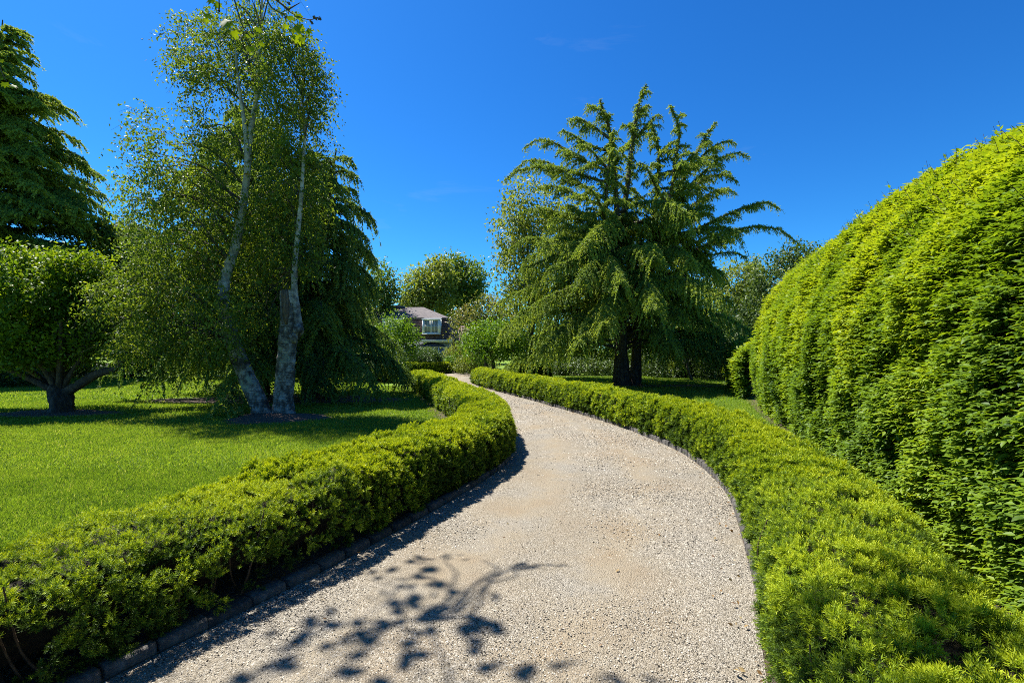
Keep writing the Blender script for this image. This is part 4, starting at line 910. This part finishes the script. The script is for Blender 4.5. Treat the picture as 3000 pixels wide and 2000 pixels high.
sprays = [over(-.84, 3.94, 0, 7.8, (.22, .16, .15), 14), over(-.95, 3.3, 0, 7.8, (.42, .2, .2), 30), over(-.49, 3.43, 0, 7.7, (.40, .14, .16), 32), over(-1.35, 2.9, 0, 7.9, (.5, .2, .2), 26), over(-.25, 2.85, 0, 7.4, (.45, .14, .2), 30), over(.3, 2.72, 0, 7.4, (.4, .15, .2), 26),
          over(1.5, 2.28, .75, 8, (.34, .16, .2), 34), over(1.75, 1.95, .75, 8, (.4, .22, .2), 50), over(2.0, 2.35, .75, 8, (.3, .12, .15), 28), over(1.3, 1.7, .75, 8, (.5, .3, .2), 70), over(2.2, 1.75, .75, 8, (.4, .25, .2), 40), over(-3.3, 2.6, .7, 7.6, (.7, .5, .3), 90), over(-2.6, 2.2, .7, 7.6, (.6, .5, .3), 90)]
sparse = [s for s, _ in sprays]
g = MB()
leaf_cloud(g, slob, 9000, .17, PALM, k=5, spread=.35, gap=(1.0, .45), droop=.4)
for s, n_ in sprays: leaf_cloud(g, [s], int(n_*.75)+5, .15, PALM, k=5, spread=.26, gap=(.6, .15), droop=.4)
for c, r in slob: limb(wd, fk, c, .22, .05, sag=.05)
kn = np.array([-6.2, 2.0, 9.0]); limb(wd, fk, kn, .08, .04)
for c, r in sparse: limb(wd, kn, c, .016, .006, k=5)
# the twigs that enter the frame: (x, y on the 3000 px grid)
D6 = 6.0; src = np.array([-4.0, 5.6, 7.2]); limb(wd, kn, src, .022, .012, k=5)
def twig(pts, r=.011):
    P = catmull([at(x, y, D6+dd) for x, y, dd in pts], 5); wd.tube(P, np.linspace(r, .004, len(P)), 5); return P
for pts in (((700, -90, 0), (770, -20, 0), (795, 22, 0), (832, 45, .02), (862, 72, 0), (880, 92, 0)), ((770, -90, .1), (812, -4, .1), (832, 20, .1), (850, 36, .1), (882, 52, .1), (910, 58, .1), (938, 49, .1)), ((845, 28, .1), (862, 18, .1), (880, 8, .1)),
            ((660, -90, .2), (688, 4, .2), (700, 45, .2), (712, 80, .2), (738, 115, .2), (748, 132, .2)), ((640, -90, -.1), (642, 10, -.1), (641, 40, -.1)), ((745, -90, .3), (760, 5, .3), (768, 30, .3))):
    P = twig(pts); limb(wd, src, P[0], .02, .012, k=5, n=4)
def hang(x, y, dd, s, dirv, a):
    d = np.array([dirv]); R = frames(nrm(d), nrm(np.array([[.25*rng.normal(), -.75, .6+.3*rng.normal()]])))
    g.scatter(*PALM, np.array([at(x, y, D6+dd)]), R, np.array([s]), np.array([a]))
for x, y, dd, s, dx, dz, a in ((875, 62, 0, .17, 0, -1, .7), (868, 92, 0, .16, .25, -1, .75), (848, 42, 0, .10, .2, -1, .55), (843, 68, 0, .085, -.5, -1, .65), (855, 80, 0, .08, -.2, -1, .7), (893, 85, .05, .11, .9, -.6, .35), (872, 34, .1, .11, .3, -1, .5), (884, 105, 0, .10, .1, -1, .6),
                               (662, 38, .2, .21, -.3, -1, .3), (676, 52, .2, .20, -.3, -1, .45), (684, 82, .2, .13, .1, -1, .75), (735, 130, .2, .12, 0, -1, .8), (722, 95, .2, .09, .4, -.6, .6), (752, 75, .2, .10, .4, -1, .6), (645, 2, -.1, .12, -.4, -.8, .6), (625, -12, -.1, .13, -.3, -1, .8), (602, 34, -.2, .12, .5, -.8, .2), (603, 48, -.2, .08, 0, -1, .75), (760, 120, .25, .09, .4, -.6, .7),
                               (14, 236, 0, .10, .2, -1, .6), (26, 246, 0, .09, .8, -.5, .7), (4, 170, 0, .08, 0, -1, .7)):
    hang(x, y, dd, s, (dx, .25*rng.normal(), dz), a)
P = catmull([at(-80, 40, 6), at(-20, 150, 6), at(4, 210, 6), at(20, 240, 6)], 4); wd.tube(P, np.linspace(.01, .004, len(P)), 4); limb(wd, np.array([-8.8, 1.6, 9.6]), P[0], .03, .01, k=4)
wd.cur = 0
for x, y in ((847, 10), (912, 66), (927, 55), (938, 55), (837, 52), (640, 30)):                         # dry buds and seed heads
    c = at(x, y, D6+.1); wd.scatter(*OCT, np.repeat(c[None], 3, 0)+rng.normal(size=(3, 3))*.008, frames(rdir(3), rdir(3)), .022)
g.make('crown', M['sycamore'], root); wd.make('trunk', M['greybark'], root, smooth=True)
# ------------------------------------------------------------------ house
def shingles(name, stops, sx, sy):
    m, nt = newmat(name); L = nt.links.new
    tc = N(nt, 'ShaderNodeTexCoord'); mp = N(nt, 'ShaderNodeMapping'); mp.inputs['Rotation'].default_value = (math.pi/2, 0, 0)
    L(tc.outputs['Object'], mp.inputs[0])
    b = N(nt, 'ShaderNodeTexBrick', Scale=1.0); b.inputs['Brick Width'].default_value = sx; b.inputs['Row Height'].default_value = sy; b.inputs['Mortar Size'].default_value = .012; b.inputs['Mortar Smooth'].default_value = .2
    b.inputs['Color1'].default_value = (*stops[0], 1); b.inputs['Color2'].default_value = (*stops[1], 1); b.inputs['Mortar'].default_value = (*stops[2], 1); b.inputs['Bias'].default_value = 0
    L(mp.outputs[0], b.inputs[0])
    n = N(nt, 'ShaderNodeTexNoise', Scale=3.0, Detail=6); L(tc.outputs['Object'], n.inputs[0]); r = ramp(nt, [(.3, (.7, .7, .7)), (.7, (1.15, 1.12, 1.1))]); L(n.outputs[0], r.inputs[0])
    mu = N(nt, 'ShaderNodeMix', data_type='RGBA', blend_type='MULTIPLY'); mu.inputs[0].default_value = 1; L(b.outputs[0], mu.inputs[6]); L(r.outputs[0], mu.inputs[7])
    p = N(nt, 'ShaderNodeBsdfPrincipled', Roughness=.9); L(mu.outputs[2], p.inputs['Base Color'])
    bp = N(nt, 'ShaderNodeBump', Strength=.8, Distance=.03); L(b.outputs['Fac'], bp.inputs['Height']); bp.invert = True; L(bp.outputs[0], p.inputs['Normal'])
    o = N(nt, 'ShaderNodeOutputMaterial'); L(p.outputs[0], o.inputs[0]); return m
M['mansard'] = shingles('brown_wood_shingles', ((.19, .125, .10), (.14, .092, .076), (.03, .02, .018)), .22, .155)
M['roof'] = shingles('grey_brown_roof_shingles', ((.15, .13, .125), (.11, .097, .095), (.07, .06, .06)), .32, .13)
M['glass'] = plain('window_glass', (.16, .18, .17), .06, .8)
M['curtain'] = plain('curtain_cloth', (.33, .34, .30), .8)
M['rust'] = plain('rust_flashing', (.30, .13, .06), .6)

ang = math.radians(3)                      # the front almost square to the view, turned a touch left
HO = np.array([-5.75, 45.0, 0.0])          # foot of the front's right-hand corner
ux = np.array([-math.cos(ang), math.sin(ang), 0]); un = np.array([math.sin(-ang)*-1, -math.cos(ang), 0]); un = np.array([ux[1], -ux[0], 0])
if un[1] > 0: un = -un
def hp(l, o, z): return HO+ux*l+un*o+UP*z   # l metres to the left along the front, o metres out towards the viewer
Rh = np.stack([ux, un, UP], -1)
house = empty('house', HO, 'blue-grey house with brown mansard roof and white dormer window at the end of the driveway', 'house')
W_ = 15.0; D_ = 9.0
def hbox(g, l0, l1, o0, o1, z0, z1): g.box(hp((l0+l1)/2, (o0+o1)/2, (z0+z1)/2), ((l1-l0)/2, (o1-o0)/2, (z1-z0)/2), Rh)
g = MB(); hbox(g, 0, W_, -D_, 0, -.1, 2.7); g.make('wall', M['greywall'], house)
S = 1.15                                    # the steep lower slope leans back this far
g = MB(); a, b = 2.86, 5.0
A = [hp(-.25, .3, a), hp(W_, .3, a), hp(W_, -D_, a), hp(-.25, -D_, a)]; B = [hp(S*.55, -S+.3, b), hp(W_, -S+.3, b), hp(W_, -D_+S, b), hp(S*.55, -D_+S, b)]
g.quad(A[1], A[0], B[0], B[1]); g.quad(A[0], A[3], B[3], B[0]); g.quad(A[3], A[2], B[2], B[3]); g.quad(A[2], A[1], B[1], B[2])
for r in range(14):                         # courses standing a little proud
    z0 = a+.153*r; t = (z0-a)/(b-a); o_ = .3-S*t
    hbox(g, S*.55*t-.25*(1-t), W_-.02, o_-.004, o_+.020, z0+.005, z0+.030)
ms = g.make('steep_roof', M['mansard'], house)
g = MB(); rl = 3.7
E = [hp(S*.55-.25, -S+.52, 5.0), hp(W_, -S+.52, 5.0), hp(W_, -D_+S-.2, 5.0), hp(S*.55-.25, -D_+S-.2, 5.0)]; r0, r1 = hp(rl, -D_/2, 6.35), hp(W_, -D_/2, 6.35)
g.quad(E[1], E[0], r0, r1); g.add([E[0], E[3], r0], [[0, 1, 2]]); g.quad(E[3], E[2], r1, r0)
e2 = [p-UP*.14 for p in E]; g.quad(e2[1], e2[0], E[0], E[1]); g.quad(e2[0], e2[3], E[3], E[0]); g.quad(e2[0], e2[1], e2[2], e2[3])
rf = g.make('roof', M['roof'], house)
g = MB(); hbox(g, 6.1, 7.2, -4.4, -3.9, 6.15, 6.52); hbox(g, 5.6, 7.9, -4.45, -3.85, 6.15, 6.42); ch = g.make('roof_vent', M['metalroof'], house)
g = MB(); hbox(g, -.25, W_, .28, .42, 2.64, 2.862); hbox(g, -.22, W_, .02, .28, 2.66, 2.78); hbox(g, -.25, W_, .40, .47, 2.78, 2.858); g.make('eaves_board', M['white'], house)
# dormer
def dormer(l0, l1, z0, z1):
    g = MB(); f = .42
    hbox(g, l0, l1, -1.0, f-.06, z0+.0, z1-.02)
    o = g.make('dormer_window', M['white'], house)
    fr = MB(); c = .19
    hbox(fr, l0-.04, l0+c, f-.06, f+.03, z0, z1); hbox(fr, l1-c, l1+.04, f-.06, f+.03, z0, z1); hbox(fr, l0+c, l1-c, f-.06, f+.028, z1-.16, z1); hbox(fr, l0+c, l1-c, f-.06, f+.028, z0, z0+.13)
    hbox(fr, l0-.08, l1+.08, f-.06, f+.09, z0-.05, z0+.002)
    m = (l0+l1)/2; zm = (z0+z1)/2-.02; hbox(fr, m-.045, m+.045, f-.05, f+.02, z0+.13, z1-.16); hbox(fr, l0+c, l1-c, f-.05, f+.012, zm-.025, zm+.025)
    for q in (.25, .75):
        x = l0+c+(l1-l0-2*c)*q; hbox(fr, x-.014, x+.014, f-.05, f+.005, z0+.13, z1-.16)
    fo = fr.make('frame', M['white'], house); fo.parent = o; fo.matrix_parent_inverse.identity(); fo.location = (0, 0, 0)
    p = MB(); hbox(p, l0+c, l1-c, f-.06, f-.035, z0+.13, z1-.16); po = p.make('pane', M['curtain'], house); po.parent = o; po.location = (0, 0, 0)
    t = MB(); q0, q1, q2, q3 = hp(l0-.1, f+.12, z1), hp(l1+.1, f+.12, z1), hp(l1, -1.0, z1+.16), hp(l0, -1.0, z1+.16)
    t.quad(q1, q0, q3, q2); u_ = UP*.05; t.quad(q0-u_, q0, q1, q1-u_); t.quad(q0-u_, q1-u_, q2-u_, q3-u_); t.quad(q0, q0-u_, q3-u_, q3); t.quad(q1-u_, q1, q2, q2-u_)
    to = t.make('dormer_roof', M['white'], house); to.parent = o; to.location = (0, 0, 0)
# the parts above were built in the house's own frame: keep children of a part at its origin
dormer(.98, 2.6, 3.42, 4.82); dormer(4.75, 6.35, 3.42, 4.82)
# bow window with its dark curved hood
g = MB(); l0, l1 = .62, 3.05; zb, zt = .75, 2.22
ths = np.linspace(0, 1, 6); bowp = [(l0+(l1-l0)*t, .10+.42*math.sin(math.pi*t)) for t in ths]
fr = MB(); pn = MB()
for k in range(6):
    l, o = bowp[k]; hbox(fr, l-.05, l+.05, o-.05, o+.05, zb, zt)
    if k < 5:
        (la, oa), (lb, ob) = bowp[k], bowp[k+1]; c = hp((la+lb)/2, (oa+ob)/2, 0); dv = nrm(hp(lb, ob, 0)-hp(la, oa, 0)); nv = np.cross(UP, dv); R = np.stack([dv, nv, UP], -1); hl = math.hypot(lb-la, ob-oa)/2-.05
        for z, hz in ((zt-.05, .06), (zb+.05, .06), ((zb+zt)/2+.1, .02)): fr.box(c+UP*z, (hl, .035, hz), R)
        pn.box(c+UP*(zb+zt)/2, (hl, .012, (zt-zb)/2-.1), R)
hbox(fr, l0-.1, l1+.1, -.02, .62, .62, zb)
bw_ = fr.make('bow_window', M['white'], house); po = pn.make('pane', M['glass'], house); po.parent = bw_; po.location = (0, 0, 0)
hd = MB(); n1 = 12
for k in range(n1):
    t0, t1 = k/n1, (k+1)/n1; f = lambda t: (l0-.15+(l1-l0+.3)*t, .08+.56*math.sin(math.pi*t)**.8); (la, oa), (lb, ob) = f(t0), f(t1); hz = lambda t: zt+.03+.36*math.sin(math.pi*t)**.6
    hd.quad(hp(lb, ob, zt+.03), hp(la, oa, zt+.03), hp(la, .01, hz(t0)), hp(lb, .01, hz(t1))); hd.quad(hp(la, oa, zt+.03), hp(lb, ob, zt+.03), hp(lb, ob, zt-.02), hp(la, oa, zt-.02)); hd.quad(hp(la, 0, zt-.02), hp(la, oa, zt-.02), hp(lb, ob, zt-.02), hp(lb, 0, zt-.02))
ho = hd.make('hood', M['metalroof'], house); ho.parent = bw_; ho.location = (0, 0, 0)
# right-hand lower wing
g = MB(); hbox(g, -2.4, -.02, -6, -.9, -.1, 2.74); g.make('wing_wall', M['greywall'], house)
g = MB(); g.quad(hp(-.28, -.6, 2.78), hp(-2.65, -.6, 2.78), hp(-2.65, -3.4, 4.35), hp(-.28, -3.4, 4.35)); g.quad(hp(-2.65, -6.3, 2.78), hp(-.28, -6.3, 2.78), hp(-.28, -3.4, 4.35), hp(-2.65, -3.4, 4.35))
hbox(g, -2.65, -.3, -.64, -.56, 2.66, 2.79); g.make('wing_roof', M['mansard'], house)
def swindow(l0, l1, z0, z1, o):
    f = MB(); c = .09
    hbox(f, l0, l0+c, o, o+.07, z0, z1); hbox(f, l1-c, l1, o, o+.07, z0, z1); hbox(f, l0+c, l1-c, o, o+.068, z1-c, z1); hbox(f, l0+c, l1-c, o, o+.068, z0, z0+c); hbox(f, (l0+l1)/2-.06, (l0+l1)/2+.06, o, o+.066, z0+c, z1-c)
    w_ = f.make('window', M['white'], house)
    s = MB()
    for k in range(5):
        z = z0+c+(z1-z0-2*c)*(k+.5)/5; s.box(hp((l0+l1)/2, o+.035, z), ((l1-l0)/2-c, .012, (z1-z0-2*c)/5*.38), Rh)
    so = s.make('shutter', M['white'], house); so.parent = w_; so.location = (0, 0, 0)
    p = MB(); hbox(p, l0+c, l1-c, o+.004, o+.012, z0+c, z1-c); po = p.make('pane', M['glass'], house); po.parent = w_; po.location = (0, 0, 0)
swindow(-1.62, -.30, .95, 2.35, -.9)
swindow(5.0, 6.2, .95, 2.3, 0.0)

# pale outbuilding wall glimpsed far left under the boughs
g = MB(); root = empty('garden_wall', (-33.5, 36.5, 0), 'low pale wall glimpsed at the far edge of the left lawn', 'wall')
g.box((-33.5, 36.5, .42), (5.2, .14, .42)); g.make('wall_face', M['white'], root); g = MB(); g.box((-33.5, 36.5, .875), (5.25, .19, .035)); g.make('coping', M['kerb'], root)

# ------------------------------------------------------------------ sky, sun, camera
w = bpy.data.worlds.new('World'); bpy.context.scene.world = w; w.use_nodes = True; nt = w.node_tree; nt.nodes.clear(); L = nt.links.new
sk = N(nt, 'ShaderNodeTexSky', sky_type='NISHITA'); sk.sun_disc = False; sk.sun_elevation = SUN_EL; sk.sun_rotation = math.atan2(SUN[0], SUN[1])
sk.altitude = 0; sk.air_density = 1.0; sk.dust_density = .35; sk.ozone_density = 3.5
hs = N(nt, 'ShaderNodeHueSaturation', Saturation=1.22, Value=.85); L(sk.outputs[0], hs.inputs['Color'])
gm = N(nt, 'ShaderNodeGamma', Gamma=1.15); tn = N(nt, 'ShaderNodeMix', data_type='RGBA', blend_type='MULTIPLY'); tn.inputs[0].default_value = 1; L(hs.outputs[0], tn.inputs[6]); tn.inputs[7].default_value = (.16, .38, .50, 1); L(tn.outputs[2], gm.inputs[0])
# thin wisps of high cloud
tc = N(nt, 'ShaderNodeTexCoord'); mp = N(nt, 'ShaderNodeMapping'); mp.inputs['Rotation'].default_value = (0, .5, .2); mp.inputs['Scale'].default_value = (1.2, 2.0, 5.0); L(tc.outputs['Generated'], mp.inputs[0])
nz = N(nt, 'ShaderNodeTexNoise', Scale=2.4, Detail=9, Roughness=.62, Distortion=.4); L(mp.outputs[0], nz.inputs[0])
r = ramp(nt, [(.61, (0, 0, 0)), (.80, (.10, .10, .10))]); L(nz.outputs[0], r.inputs[0])
mx = N(nt, 'ShaderNodeMix', data_type='RGBA'); L(r.outputs[0], mx.inputs[0]); L(gm.outputs[0], mx.inputs[6]); mx.inputs[7].default_value = (2.0, 2.2, 2.4, 1)
bg = N(nt, 'ShaderNodeBackground', Strength=.15); L(mx.outputs[2], bg.inputs[0]); o = N(nt, 'ShaderNodeOutputWorld'); L(bg.outputs[0], o.inputs[0])
sd = bpy.data.lights.new('sun', 'SUN'); sd.energy = 5.0; sd.angle = math.radians(.53); sd.color = (1, .955, .88); so = bpy.data.objects.new('sun', sd); col.objects.link(so)
so.rotation_euler = Vector(SUN).to_track_quat('Z', 'Y').to_euler(); so.location = (-20, 10, 40)
cd = bpy.data.cameras.new('camera'); cam = bpy.data.objects.new('camera', cd); col.objects.link(cam); cd.sensor_width = 36; cd.lens = 36*F/3000; cd.shift_y = (HZ-1000)/3000; cd.clip_end = 2000; cd.clip_start = .05
cam.location = (0, 0, CH); cam.rotation_euler = (math.pi/2, 0, 0)
sc = bpy.context.scene; sc.camera = cam
sc.view_settings.view_transform = 'Standard'; sc.view_settings.look = 'None'; sc.view_settings.exposure = 1.35; sc.view_settings.gamma = 1
sc.render.engine = 'CYCLES'; cy = sc.cycles; cy.max_bounces = 8; cy.diffuse_bounces = 5; cy.glossy_bounces = 2; cy.transmission_bounces = 5; cy.transparent_max_bounces = 4; cy.caustics_reflective = False; cy.caustics_refractive = False; cy.use_denoising = False; cy.pixel_filter_type = 'BLACKMAN_HARRIS'; cy.filter_width = .95; cy.sample_clamp_indirect = 4
